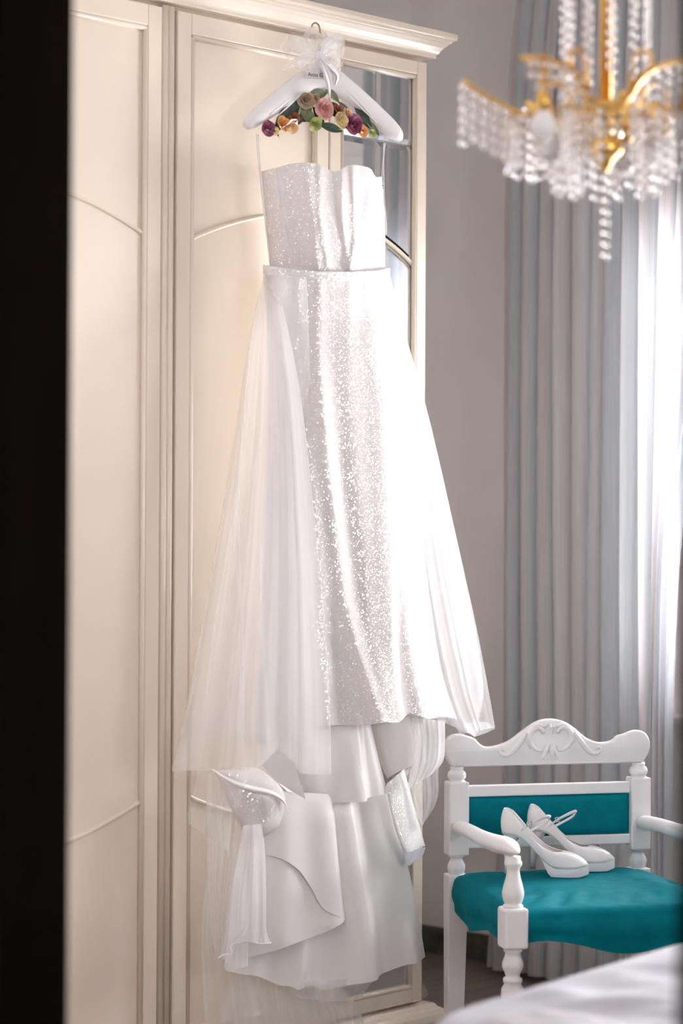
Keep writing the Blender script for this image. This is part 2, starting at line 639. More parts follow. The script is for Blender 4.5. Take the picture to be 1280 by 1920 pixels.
# door casing and jambs in dark wood
dr = MB()
dr.box((XD0 - 0.025, DY1, 0), (XD0 - 0.001, DY1 + 0.14, DZ + 0.1))
dr.box((XD0 - 0.025, DY1 - 0.012, 0), (XD1 + 0.012, DY1 - 0.0005, DZ))
structure(dr.build('trim_1', 'darkwood', flat=True, bevel=0.003), 'near-black wooden door jamb beside the wardrobe', 'door frame')
dr = MB()
dr.box((XD0 - 0.025, DY0 - 0.14, 0), (XD0 - 0.001, DY0, DZ + 0.1))
dr.box((XD0 - 0.025, DY0 + 0.0005, 0), (XD1 + 0.012, DY0 + 0.012, DZ))
structure(dr.build('trim_2', 'darkwood', flat=True, bevel=0.003), 'near-black wooden door jamb beside the bed', 'door frame')
structure(MB().box((XD0 - 0.025, DY0, DZ - 0.02), (XD1 + 0.012, DY1, DZ - 0.001)).build('trim_3', 'darkwood', flat=True), 'dark wooden door head', 'door frame')
# baseboards
structure(MB().box((XW - 0.014, YF, 0), (XW - 0.0005, YB, 0.083)).build('baseboard_right', 'marble', flat=True, bevel=0.002),
          'low dark marble baseboard under the window wall', 'baseboard')
structure(MB().box((XD1, YB - 0.014, 0), (XW - 0.015, YB - 0.0005, 0.083)).build('baseboard_back', 'marble', flat=True),
          'dark marble baseboard behind the wardrobe', 'baseboard')

# window: wooden frame, two sashes, panes, stone sill, white lintel trim
win = bpy.data.objects.new('window_1', None)
COL.objects.link(win)
win.location = (XW + 0.12, (WY0 + WY1) / 2, WZ0)
MAT_OF[win.name] = Matrix.Translation(win.location)
structure(win, 'brown wooden casement window behind the curtain', 'window')
g = MB()
FX0, FX1 = XW + 0.10, XW + 0.16
e = 0.001
g.box((FX0, WY0 + e, WZ0 + e), (FX1, WY0 + 0.06, WZ1 - e)).box((FX0, WY1 - 0.06, WZ0 + e), (FX1, WY1 - e, WZ1 - e))
g.box((FX0, WY0 + 0.06, WZ0 + e), (FX1, WY1 - 0.06, WZ0 + 0.06)).box((FX0, WY0 + 0.06, WZ1 - 0.06), (FX1, WY1 - 0.06, WZ1 - e))
g.build('window_frame', 'brownwood', win, flat=True, bevel=0.004, world=True)
ym = (WY0 + WY1) / 2
for a, b in ((WY0 + 0.06, ym), (ym, WY1 - 0.06)):
    g = MB()
    x0, x1 = XW + 0.085, XW + 0.135
    z0, z1 = WZ0 + 0.06, WZ1 - 0.06
    a += 0.002
    b -= 0.002
    g.box((x0, a, z0), (x1, a + 0.055, z1)).box((x0, b - 0.055, z0), (x1, b, z1))
    g.box((x0, a + 0.055, z0), (x1, b - 0.055, z0 + 0.06)).box((x0, a + 0.055, z1 - 0.06), (x1, b - 0.055, z1))
    sash = g.build('sash', 'brownwood', win, flat=True, bevel=0.004, world=True)
    MB().box((x0 + 0.02, a + 0.05, z0 + 0.055), (x0 + 0.024, b - 0.05, z1 - 0.055)).build('pane', 'glass', sash, flat=True, world=True)
MB().tube([(XW + 0.07, ym, 1.50), (XW + 0.06, ym, 1.50), (XW + 0.055, ym, 1.40)], 0.008).build('window_handle', 'gold', win, world=True)
MB().box((XW - 0.03, WY0 - 0.04, WZ0 - 0.03), (XW + 0.10, WY1 + 0.03, WZ0 - 0.0005)).build('window_sill', 'stone', win, flat=True, bevel=0.004, world=True)
MB().box((XW - 0.02, WY0 - 0.07, WZ1 + 0.0005), (XW - 0.0005, WY1 + 0.07, WZ1 + 0.07)).build('lintel_trim', 'white_trim', win, flat=True, bevel=0.004, world=True)

# brown board added below the lintel, carried lower to cut daylight high up
MB().box((XW + 0.06, WY0 + 0.002, 2.12), (XW + 0.084, WY1 - 0.002, WZ1 - 0.002)).build('transom_light_block', 'brownwood', win, flat=True, bevel=0.003, world=True)
fill_win = bpy.data.objects.new('fill_window', None)  # invented window, added to brighten the grey wall and the chair front
COL.objects.link(fill_win)
fill_win.location = ((VX0 + VX1) / 2, YF - 0.08, VZ0)
MAT_OF[fill_win.name] = Matrix.Translation(fill_win.location)
structure(fill_win, 'small unseen window added for fill light in the wall at the head of the bed', 'window')
vm = (VX0 + VX1) / 2
g = MB()
ya, yb = YF - 0.11, YF - 0.06
g.box((VX0 + e, ya, VZ0 + e), (VX0 + 0.06, yb, VZ1 - e)).box((VX1 - 0.06, ya, VZ0 + e), (VX1 - e, yb, VZ1 - e))
g.box((VX0 + 0.06, ya, VZ0 + e), (VX1 - 0.06, yb, VZ0 + 0.06)).box((VX0 + 0.06, ya, VZ1 - 0.06), (VX1 - 0.06, yb, VZ1 - e)).box((vm - 0.03, ya, VZ0 + 0.06), (vm + 0.03, yb, VZ1 - 0.06))
g.build('window_frame', 'brownwood', fill_win, flat=True, world=True)
for a, b in ((VX0 + 0.06, vm - 0.03), (vm + 0.03, VX1 - 0.06)):
    MB().box((a - 0.005, ya + 0.02, VZ0 + 0.055), (b + 0.005, ya + 0.024, VZ1 - 0.055)).build('pane', 'glass', fill_win, flat=True, world=True)
MB().box((VX0 - 0.03, YF - 0.055, VZ0 - 0.03), (VX1 + 0.03, YF + 0.03, VZ0 - e)).build('window_sill', 'stone', fill_win, flat=True, world=True)

# ------------------------------------------------------------------ wardrobe
YW = 4.10
wr = thing('wardrobe', 'tall cream lacquered wardrobe with cornice, arched door mouldings and a mirrored end door', 'wardrobe', ((2.78 + 4.80) / 2, 4.4, 0))
ZB, ZT = 0.075, 2.525
X0W, X1W = 2.76, 4.80
g = MB()
g.box((X0W, YW + 0.024, ZB), (X1W, 4.74, 2.60))
g.build('carcass', 'cream', wr, flat=True, world=True)
# dark shadow gap behind the door edges is simply the recessed carcass front


def moulding(prof, name, z_order=None):
    gg = MB()
    n = len(prof)
    vs_ = []
    for (p, z) in prof:
        vs_ += [(X0W - p, 4.74, z), (X0W - p, YW + 0.02 - p, z), (X1W + p, YW + 0.02 - p, z), (X1W + p, 4.74, z)]
    fs = []
    for i in range(n - 1):
        for k in range(3):
            a = i * 4 + k
            fs.append((a, a + 1, a + 5, a + 4))
    fs.append((0, 1, 2, 3))
    b = (n - 1) * 4
    fs.append((b + 3, b + 2, b + 1, b))
    gg.add(vs_, fs)
    return gg.build(name, 'cream', wr, flat=True, world=True, bevel=0.0015)


moulding([(0.0, 2.538), (0.026, 2.538), (0.026, 2.548), (0.030, 2.550), (0.033, 2.556), (0.040, 2.566), (0.050, 2.576),
          (0.056, 2.580), (0.056, 2.584), (0.064, 2.586), (0.066, 2.592), (0.066, 2.603), (0.0, 2.604)], 'cornice')
moulding([(0.0, 0.0), (0.062, 0.0), (0.062, 0.03), (0.056, 0.045), (0.048, 0.056), (0.038, 0.062), (0.034, 0.068), (0.030, 0.071), (0.0, 0.072)], 'plinth')
# fluted fixed strip between the door pairs
g = MB()
for k in range(2):
    xa = 3.8665 + k * 0.019
    g.tube([(xa, YW + 0.010, ZB), (xa, YW + 0.010, ZT + 0.006)], 0.0100, 14)
g.box((3.857, YW + 0.006, ZB), (3.895, YW + 0.024, ZT + 0.006))
g.build('fluted_strip', 'cream', wr, flat=False, world=True)


def arch_z(x, xe, xc, ze, zc):
    """circular arch from (xe, ze) at the stile to its crown (xc, zc)"""
    a = abs(xc - xe)
    hh = zc - ze
    sg = 1 if hh > 0 else -1
    hh = abs(hh)
    R_ = (a * a + hh * hh) / (2 * hh)
    dx = x - xc
    return zc - sg * (R_ - math.sqrt(max(0, R_ * R_ - dx * dx)))


def bead(parent, pts, r=0.0055, name='arch_moulding'):
    return MB().tube(pts, r, 8, flat=1.0).build(name, 'cream', parent, world=True)


def door(xa, xb, ze_side, mirror=False):
    """ze_side: +1 when the arch is low at the left stile, -1 when it is low at the right stile"""
    sl = 0.044 if not mirror else 0.040
    sr = 0.044 if not mirror else 0.038
    za, zb = ZB + 0.004, ZT
    rt = 0.050 if not mirror else 0.036
    xa += 0.0025
    xb -= 0.0025
    g = MB()
    y0, y1 = YW, YW + 0.021
    g.box((xa, y0, za), (xa + sl, y1, zb)).box((xb - sr, y0, za), (xb, y1, zb))
    g.box((xa + sl, y0, za), (xb - sr, y1, za + rt)).box((xa + sl, y0, zb - rt), (xb - sr, y1, zb))
    d = g.build('door', 'cream', wr, flat=True, bevel=0.003, world=True)
    ia, ib, ja, jb = xa + sl, xb - sr, za + rt, zb - rt
    yp = YW + (0.0085 if not mirror else 0.010)
    # moulding running round the inside of the frame
    q = 0.006
    g = MB()
    ring = [(ia + q, ja + q), (ib - q, ja + q), (ib - q, jb - q), (ia + q, jb - q)]
    for k in range(4):
        (x_0, z_0), (x_1, z_1) = ring[k], ring[(k + 1) % 4]
        g.tube([(x_0, YW + 0.0045, z_0), (x_1, YW + 0.0045, z_1)], 0.0065, 8)
    g.build('panel_moulding', 'cream', d, world=True)
    xe, xc = (ia, xb) if ze_side > 0 else (ib, xa)
    up = [(x, arch_z(x, xe, xc, 1.992, 2.092)) for x in [lerp(ia, ib, k / 24) for k in range(25)]]
    lo = [(x, arch_z(x, xe, xc, 0.688, 0.588)) for x in [lerp(ia, ib, k / 24) for k in range(25)]]
    if not mirror:
        MB().box((ia - 0.002, yp, ja - 0.002), (ib + 0.002, YW + 0.020, jb + 0.002)).build('door_panel', 'cream', d, flat=True, world=True)
    else:
        xm = 4.609
        zm = 2.303

        def pane(poly, nm='mirror_pane'):
            # bevelled mirror: inset face with a shallow sloping rim
            n = len(poly)
            cx_ = sum(p[0] for p in poly) / n
            cz_ = sum(p[1] for p in poly) / n
            inner = []
            bw = 0.013
            for i in range(n):
                p0, p1, p2 = Vector(poly[i - 1]), Vector(poly[i]), Vector(poly[(i + 1) % n])
                e1 = (p1 - p0).normalized()
                e2 = (p2 - p1).normalized()
                n1 = Vector((-e1.y, e1.x))
                n2 = Vector((-e2.y, e2.x))
                nn = (n1 + n2)
                nn = nn / max(0.3, nn.dot(n1))
                inner.append(p1 + nn * bw)
            gg = MB()
            vs_ = [(p[0], yp + 0.0028, p[1]) for p in poly] + [(p[0], yp, p[1]) for p in inner]
            gg.add(vs_, [tuple(range(n, 2 * n))] + [(i, (i + 1) % n, (i + 1) % n + n, i + n) for i in range(n)])
            return gg.build(nm, 'mirror', d, flat=True, world=True)

        MB().box((ia - 0.002, yp + 0.003, ja - 0.002), (ib + 0.002, YW + 0.020, jb + 0.002)).build('mirror_backing', 'groove', d, flat=True, world=True)
        t = 0.0022
        ua = [p for p in up if p[0] < xm - t]
        ub = [p for p in up if p[0] > xm + t]
        zx = arch_z(xm, xe, xc, 1.992, 2.092)
        pane([(ia, zm + t), (xm - t, zm + t), (xm - t, jb), (ia, jb)])
        pane([(xm + t, zm + t), (ib, zm + t), (ib, jb), (xm + t, jb)])
        pane(ua + [(xm - t, zx), (xm - t, zm - t), (ia, zm - t)])
        pane([(xm + t, zx)] + ub + [(ib, zm - t), (xm + t, zm - t)])
        pane(lo + [(x, z - 0.006) for x, z in reversed(up)])
        pane([(ia, ja), (ib, ja)] + [(x, z - 0.006) for x, z in reversed(lo)])
    bead(d, [(x, yp - 0.001, z) for x, z in up])
    bead(d, [(x, yp - 0.001, z) for x, z in lo])
    return d


door(2.80, 3.327, 1)
door(3.327, 3.853, -1)
door(3.899, 4.423, 1)
door(4.423, 4.798, -1, True)

# ------------------------------------------------------------------ curtain
XC = 5.52
cl = [(972, -60), (968, 0), (955, 130), (949, 300), (946, 600), (944, 1000), (944, 1370), (936, 1560), (915, 1797)]
crr = [(1384, -80), (1372, 150), (1345, 420), (1308, 700), (1284, 900), (1268, 1080), (1260, 1250), (1256, 1400), (1253, 1700), (1252, 1850)]
fl_, fr_ = spline(cl), spline(crr)


def edge_at(f, z):
    lo_, hi_ = 0.0, 1.0
    for _ in range(24):
        md = (lo_ + hi_) / 2
        p = f(md)
        if on_x(p[0], p[1], XC).z > z:
            lo_ = md
        else:
            hi_ = md
    p = f(lo_)
    return on_x(p[0], p[1], XC).y


NF = 13
ycol = on_x(1225, 900, XC).y
ph = [random.uniform(-0.5, 0.5) for _ in range(NF + 3)]
am = [random.uniform(0.7, 1.25) for _ in range(NF + 3)]


def curt(u, v):
    z = lerp(2.96, 0.018, v)
    ya, yb = edge_at(fl_, z), edge_at(fr_, z)
    s_ = u * NF
    k = int(s_)
    fr = s_ - k
    a_ = lerp(am[k], am[k + 1], fr)
    pp = lerp(ph[k], ph[k + 1], fr)
    w_ = 2 * PI * s_ + pp * 1.4 + 0.25 * math.sin(3 * v + k)
    amp = 0.024 * a_ * (0.75 + 0.35 * smooth(0, 0.3, v)) * (1 + 0.25 * math.sin(5 * v + pp * 6))
    sq = math.sin(w_)
    sq = math.copysign(abs(sq) ** 0.75, sq)
    uu = u + 0.018 * math.sin(w_ + 0.9) * (1 - abs(2 * u - 1) ** 6) + 0.006 * math.sin(4 * v + k * 1.3) * smooth(0, .1, u) * smooth(1, .9, u)
    yk = ycol
    yy_ = lerp(ya, yk, uu / 0.7) if uu < 0.7 else lerp(yk, yb, (uu - 0.7) / 0.3)
    p = Vector((XC + amp * sq, yy_, z))
    return p, (u * 2.2, v * 2.94)


cu = thing('curtain', 'sheer grey and mauve striped voile curtain hanging beside the window', 'curtain', (XC, 4.15, 0))
MB().grid(curt, 300, 60).build('curtain_panel', 'curtain', cu, world=True)
c2 = thing('curtain', 'narrow gathered grey voile curtain hanging before the middle of the window', 'curtain', (XC, 3.40, 0))


def curt2(u, v):
    z = lerp(2.96, 0.018, v)
    w_ = 2 * PI * u * 6 + 0.6 * math.sin(2 * v)
    return Vector((XC + 0.03 * math.sin(w_) * (0.8 + 0.3 * math.sin(u * 17)), lerp(3.24, 3.53, u) + 0.012 * math.sin(w_ + 1) + 0.01 * math.sin(3 * v + 4 * u), z)), (u * 1.1, v * 2.94)


MB().grid(curt2, 120, 40).build('curtain_panel', 'curtain', c2, world=True)
MB().grid(lambda u, v: (lambda q: (Vector((q[0].x + 0.035 - 0.4 * (q[0].x - XC), q[0].y, q[0].z)), q[1]))(curt2(u, v)), 120, 30).build('backlight_dimming_layer', 'curtain', c2, world=True)  # extra voile sheet added behind the gathered panel to dim its backlight
MB().tube([(XC, 4.62, 2.985), (XC, 2.2, 2.985)], 0.012, 10).build('curtain_rod', 'brownwood', cu, world=True)
for yy in (4.58, 2.25):
    MB().box((XC - 0.008, yy - 0.008, 2.978), (XW - 0.001, yy + 0.008, 2.994)).build('rod_bracket', 'brownwood', cu, flat=True, world=True)

# ------------------------------------------------------------------ bed
bd = thing('bed', 'low bed corner under a rumpled white printed bedspread', 'bed', (3.78, 1.65, 0))
BA = rad(6.0)


def rrect(t, hx, hy, r):
    """point on a rounded rectangle outline, t in 0..1"""
    per = [2 * (hy - r), PI / 2 * r, 2 * (hx - r), PI / 2 * r] * 2
    tot = sum(per)
    s_ = (t % 1) * tot
    segs = [('l', Vector((hx, -(hy - r))), Vector((0, 1))), ('a', Vector((hx - r, hy - r)), 0),
            ('l', Vector((hx - r, hy)), Vector((-1, 0))), ('a', Vector((-(hx - r), hy - r)), 1),
            ('l', Vector((-hx, hy - r)), Vector((0, -1))), ('a', Vector((-(hx - r), -(hy - r))), 2),
            ('l', Vector((-(hx - r), -hy)), Vector((1, 0))), ('a', Vector((hx - r, -(hy - r))), 3)]
    for L_, sg in zip(per, segs):
        if s_ <= L_:
            if sg[0] == 'l':
                return sg[1] + sg[2] * s_
            a_ = s_ / r + sg[2] * PI / 2
            return sg[1] + Vector((math.cos(a_), math.sin(a_))) * r
        s_ -= L_
    return Vector((hx, -(hy - r)))


def bed_pt(x, y, z):
    c_, s_ = math.cos(BA), math.sin(BA)
    return Vector((3.79 + c_ * x - s_ * y, 1.64 + s_ * x + c_ * y, z))


HX, HY = 0.83, 0.985


def cover(u, v):
    if v < 0.8:
        k = v / 0.8
        p = rrect(u, HX - 0.03, HY - 0.03, 0.20) * k
        z = 0.55
        q = Vector((p.x * 5 + p.y * 1.5, p.y * 2.2, 0))
        z += (0.020 * noise.noise(q * 1.4) + 0.022 * abs(noise.noise(q * 2.7 + Vector((3, 1, 0))))) * (1 - smooth(0.93, 1.0, k)) * smooth(0, .2, k)
    else:
        k = (v - 0.8) / 0.2
        a_ = min(1, k / 0.35) * PI / 2
        off = -0.03 + 0.03 * math.sin(a_)
        z = 0.55 - 0.03 * (1 - math.cos(a_)) - max(0, (k - 0.35) / 0.65) * 0.30
        wv = 0.012 * smooth(0.35, 1, k) * math.sin(u * 70)
        p = rrect(u, HX + off + wv, HY + off + wv, 0.20 + max(0, off))
    return bed_pt(p.x, p.y, z), (u, v)


MB().grid(cover, 240, 60, closed=True).build('bedspread', 'bed', bd, world=True)
g = MB()
g.prism([rrect(k / 48, HX - 0.045, HY - 0.045, 0.17) for k in range(48)], lambda x, y: bed_pt(x, y, 0.28), lambda x, y: bed_pt(x, y, 0.515))
g.build('mattress', 'mattress', bd, flat=True, world=True)
g = MB()
g.prism([rrect(k / 48, HX - 0.055, HY - 0.055, 0.16) for k in range(48)], lambda x, y: bed_pt(x, y, 0.08), lambda x, y: bed_pt(x, y, 0.279))
g.build('bed_base', 'bedbase', bd, flat=True, world=True)
for sx in (-1, 1):
    for sy in (-1, 1):
        q = bed_pt(sx * (HX - 0.2), sy * (HY - 0.2), 0)
        MB().lathe([(0.02, 0), (0.03, 0.079)], q, 12).build('leg', 'bedbase', bd, world=True)

# ------------------------------------------------------------------ armchair
ch_loc = Vector((4.874, 3.750, 0))
ch_rz = math.atan2(-0.264, 0.408)
ch = thing('armchair', 'white painted wooden armchair with carved crest rail and teal upholstery', 'chair', ch_loc, ch_rz)
PX = 0.243


def part(g, name, mt='chairwhite', parent=ch, **kw):
    return g.build(name, mt, parent, **kw)


def crest_xy(X, Y):
    """crop coordinates of the crest rail to chair-local x, z"""
    yb_ = lerp(318, 290, (X - 97) / 946)
    return (X - 570) / 946 * 0.486, 0.716 + (yb_ - Y) / 2.783 / 737.0


co = [(75, 318), (55, 300), (40, 262), (36, 215), (45, 178), (68, 156), (108, 149), (150, 158), (183, 170), (194, 182), (212, 200), (245, 214),
      (300, 208), (365, 182), (430, 132), (500, 84), (570, 66), (640, 76), (700, 112), (762, 162), (828, 186), (885, 181), (915, 166), (928, 150),
      (960, 143), (1000, 126), (1040, 120), (1075, 136), (1096, 172), (1098, 215), (1082, 255), (1060, 289)]
cs = spline([crest_xy(*p) for p in co])
poly = [tuple(cs(k / 90)) for k in range(91)]
g = MB()
CT = 0.012
n_ = len(poly)
# rounded slab: three inset rings on either side
cxp = sum(p[0] for p in poly) / n_


def inset(pl, d):
    out_ = []
    for i in range(len(pl)):
        p0, p1, p2 = Vector(pl[i - 1]), Vector(pl[i]), Vector(pl[(i + 1) % len(pl)])
        e_ = (p2 - p0).normalized()
        nn = Vector((e_.y, -e_.x))
        out_.append(tuple(p1 + nn * d))
    return out_


rings = [(inset(poly, 0.006), -CT), (inset(poly, 0.002), -CT + 0.002), (poly, -CT + 0.006), (poly, CT - 0.004), (inset(poly, 0.004), CT)]
vs_ = []
for pl, y in rings:
    vs_ += [(x, y, z) for x, z in pl]
fs = [tuple(range(n_))[::-1], tuple(range((len(rings) - 1) * n_, len(rings) * n_))]
for r_ in range(len(rings) - 1):
    for i in range(n_):
        a, b = r_ * n_ + i, r_ * n_ + (i + 1) % n_
        fs.append((a, b, b + n_, a + n_))
g.add(vs_, fs)
crest = part(g, 'crest_rail', fixn=True)
g = MB()


def carve(pts, r0, r1, mir=True):
    f = spline([crest_xy((x / 4.923 + 960 - 820) * 2.783, (y / 4.923 + 10) * 2.783) for x, y in pts])
    for sg in ((1, -1) if mir else (1,)):
        path = []
        for k in range(25):
            x, z = f(k / 24)
            if sg < 0:
                x = 2 * 0.0 - x
            path.append((x, -CT - 0.0005, z))
        g.tube(path, [1.7 * lerp(r0, r1, abs(2 * k / 24 - 0.7)) for k in range(25)], 7, flat=0.75, up=(0, 1, 0))


# the crest is symmetric about chair-local x = 0, so the right half is drawn and mirrored
carve([(385, 195), (400, 160), (440, 140), (490, 165), (512, 230), (490, 300), (440, 345), (390, 345), (378, 305)], 0.0052, 0.0022)
carve([(345, 115), (380, 130), (430, 118), (480, 140), (530, 200), (535, 270), (500, 330)], 0.0035, 0.0015)
carve([(535, 185), (580, 240), (640, 320), (700, 372), (752, 375), (785, 345), (770, 318), (745, 335)], 0.0048, 0.0025)
carve([(335, 300), (350, 340), (372, 385), (385, 420), (360, 432)], 0.0042, 0.002)
carve([(338, 105), (338, 160), (338, 200)], 0.005, 0.002, False)
carve([(338, 300), (338, 360), (338, 440)], 0.005, 0.002, False)
part(g, 'carved_scrolls', parent=crest)
# beaded lower edge of the crest
g = MB()
g.tube([crest_xy(X, lerp(318, 290, (X - 97) / 946) - 9)[0:1] + (-CT - 0.0002,) + crest_xy(X, lerp(318, 290, (X - 97) / 946) - 9)[1:] for X in (85, 570, 1050)], 0.0016, 6)
part(g, 'edge_bead', parent=crest)

for sx in (-1, 1):
    # back post: ball, square block, turned neck, square tapering leg
    g = MB()
    g.lathe([(0.016, 0.716), (0.017, 0.712), (0.0155, 0.708), (0.021, 0.704), (0.0235, 0.696), (0.0225, 0.688), (0.018, 0.683), (0.022, 0.6805), (0.022, 0.678)], (sx * PX, 0, 0), 20)
    part(g, 'post_ball')
    g = MB()
    g.lathe([(0.017, 0.446), (0.020, 0.452), (0.0225, 0.462), (0.022, 0.470), (0.017, 0.480), (0.014, 0.486), (0.017, 0.490), (0.021, 0.492), (0.021, 0.496)], (sx * PX, 0, 0), 20)
    part(g, 'post_neck')
    g = MB()
    g.box((sx * PX - 0.0265, -0.024, 0.495), (sx * PX + 0.0265, 0.024, 0.679))
    part(g, 'back_post', flat=True, bevel=0.004)
    g = MB()
    a0 = 0.0265
    a1 = 0.020
    zt = 0.447
    g.add([(sx * PX - a0, -0.024, zt), (sx * PX + a0, -0.024, zt), (sx * PX + a0, 0.024, zt), (sx * PX - a0, 0.024, zt),
           (sx * PX - a1, 0.0, 0), (sx * PX + a1, 0.0, 0), (sx * PX + a1, 0.036, 0), (sx * PX - a1, 0.036, 0)],
          [(0, 1, 2, 3), (7, 6, 5, 4), (0, 4, 5, 1), (1, 5, 6, 2), (2, 6, 7, 3), (3, 7, 4, 0)])
    part(g, 'back_leg', flat=True, bevel=0.003)
# rails of the back and its upholstered pad
part(MB().box((-PX + 0.0265, -0.012, 0.640), (PX - 0.0265, 0.012, 0.668)), 'back_rail', flat=True, bevel=0.003)
part(MB().box((-PX + 0.0265, -0.012, 0.511), (PX - 0.0265, 0.012, 0.536)), 'back_rail', flat=True, bevel=0.003)


def padf(u, v):
    x = lerp(-PX + 0.0275, PX - 0.0275, u)
    z = lerp(0.5365, 0.6395, v)
    e_ = min(1, min(u, 1 - u) * 14) ** 0.5 * min(1, min(v, 1 - v) * 7) ** 0.5
    pk = 0.0018 * math.sin(60 * u + 9 * v) * math.exp(-u * 14)
    return Vector((x, -0.004 - 0.011 * e_ - pk + 0.0015 * noise.noise(Vector((u * 9, v * 3, 2))), z)), (u, v)


g = MB()
g.grid(padf, 60, 16)
g.grid(lambda u, v: (Vector((lerp(-PX + 0.0275, PX - 0.0275, 1 - u), 0.008, lerp(0.5365, 0.6395, v))), (u, v)), 8, 4)
part(g, 'back_pad', 'teal')

# seat cushion, loose cloth hanging a little below it
SX, SY0, SY1 = 0.262, -0.545, 0.030


def seatf(u, v):
    cy_ = (SY0 + SY1) / 2
    hy = (SY1 - SY0) / 2
    if v < 0.62:
        k = v / 0.62
        p = rrect(u, SX - 0.022, hy - 0.022, 0.05) * k
        z = 0.447 + 0.016 * (1 - k ** 3)
        z += 0.0085 * noise.noise(Vector((p.x * 24 - p.y * 17, (p.x + p.y) * 6, 0))) * smooth(0.35, 0.85, k) * (1 if p.y < 0.05 else 0.4)
        out_ = 0
    else:
        k = (v - 0.62) / 0.38
        a_ = min(1, k / 0.4) * PI / 2
        off = -0.022 + 0.022 * math.sin(a_)
        hem = 0.352 + 0.012 * math.sin(u * 19) + 0.010 * math.sin(u * 41 + 1)
        ztop = 0.447 - 0.022 * (1 - math.cos(a_))
        kk = max(0, (k - 0.4) / 0.6)
        z = lerp(ztop, hem, kk)
        off += 0.006 * math.sin(PI * min(1, kk * 1.4)) - 0.006 * kk + 0.003 * kk * math.sin(u * 90) + 0.004 * math.sin(u * 57) * kk
        p = rrect(u, SX + off, hy + off, 0.05)
    return Vector((p.x * lerp(1.0, 1.05, (0.03 - p.y) / 0.6), p.y + cy_, z)), (u, v)


part(MB().grid(seatf, 200, 44, closed=True), 'seat', 'teal')
part(MB().box((-0.245, -0.515, 0.365), (0.245, 0.0, 0.42)), 'seat_frame', flat=True)

FXP = 0.268
for sx in (-1, 1):
    cxx, cyy = sx * FXP, -0.518
    g = MB()
    g.box((cxx - 0.029, cyy - 0.029, 0.356), (cxx + 0.029, cyy + 0.029, 0.449))
    part(g, 'post_block', flat=True, bevel=0.006)
    g = MB()
    g.lathe([(0.023, 0.449), (0.023, 0.454), (0.019, 0.457), (0.0215, 0.462), (0.025, 0.474), (0.0255, 0.484), (0.022, 0.500), (0.0165, 0.520), (0.0145, 0.534),
             (0.016, 0.540), (0.0205, 0.547), (0.0205, 0.553), (0.017, 0.558), (0.017, 0.566)], (cxx, cyy, 0), 24)
    part(g, 'arm_support')
    g = MB()
    g.lathe([(0.020, 0.356), (0.022, 0.350), (0.017, 0.344), (0.019, 0.336), (0.0245, 0.322), (0.0245, 0.312), (0.018, 0.298), (0.016, 0.290), (0.022, 0.286), (0.022, 0.278),
             (0.019, 0.274), (0.026, 0.262), (0.0265, 0.235), (0.022, 0.16), (0.016, 0.06), (0.015, 0.025), (0.019, 0.018), (0.019, 0.006), (0.015, 0.0)], (cxx, cyy, 0), 24)
    part(g, 'front_leg')
    f = spline([(sx * (PX + 0.0), -0.020, 0.566), (sx * (PX + 0.008), -0.12, 0.572), (sx * (PX + 0.015), -0.27, 0.572), (sx * (PX + 0.022), -0.40, 0.578),
                (sx * (FXP + 0.002), -0.485, 0.584), (sx * (FXP + 0.003), -0.54, 0.580), (sx * (FXP + 0.003), -0.556, 0.578)])
    pr = [0.022, 0.0215, 0.021, 0.0205, 0.0205, 0.021, 0.022, 0.0235, 0.0255, 0.028, 0.0295, 0.030, 0.028, 0.020, 0.006]
    g = MB()
    g.tube([f(k / 14) for k in range(15)], pr, 16, flat=[0.85] * 7 + [0.82, 0.78, 0.74, 0.72, 0.72, 0.72, 0.7, 0.7], up=(0, 0, 1))
    part(g, 'armrest', sub=1)

# ------------------------------------------------------------------ shoes
LS = 0.212


def zs(x):
    return lerp(0.098, 0.021, smooth(0.030, 0.142, x)) + 0.006 * smooth(0.18, 0.212, x)


def hw(x):
    t = x / LS
    b_ = interp([(0, 0.0), (0.012, 0.010), (0.04, 0.0175), (0.09, 0.0232), (0.18, 0.0255), (0.34, 0.0245), (0.48, 0.0275), (0.60, 0.0335), (0.70, 0.0365),
                 (0.80, 0.0345), (0.88, 0.0285), (0.94, 0.0205), (0.98, 0.0115), (1.0, 0.0)], t)
    return b_


def hwo(x):
    t = (x - 0.004) / (0.150 - 0.004)
    return interp([(0, 0.0), (0.02, 0.008), (0.08, 0.0150), (0.2, 0.0190), (0.4, 0.0235), (0.6, 0.0275), (0.8, 0.0275), (0.92, 0.0205), (0.98, 0.0105), (1, 0)], t)


def ztop(x):
    return interp([(0.004, 0.161), (0.012, 0.160), (0.024, 0.152), (0.045, 0.127), (0.075, 0.094), (0.10, 0.071), (0.125, 0.059), (0.150, 0.058)], x)


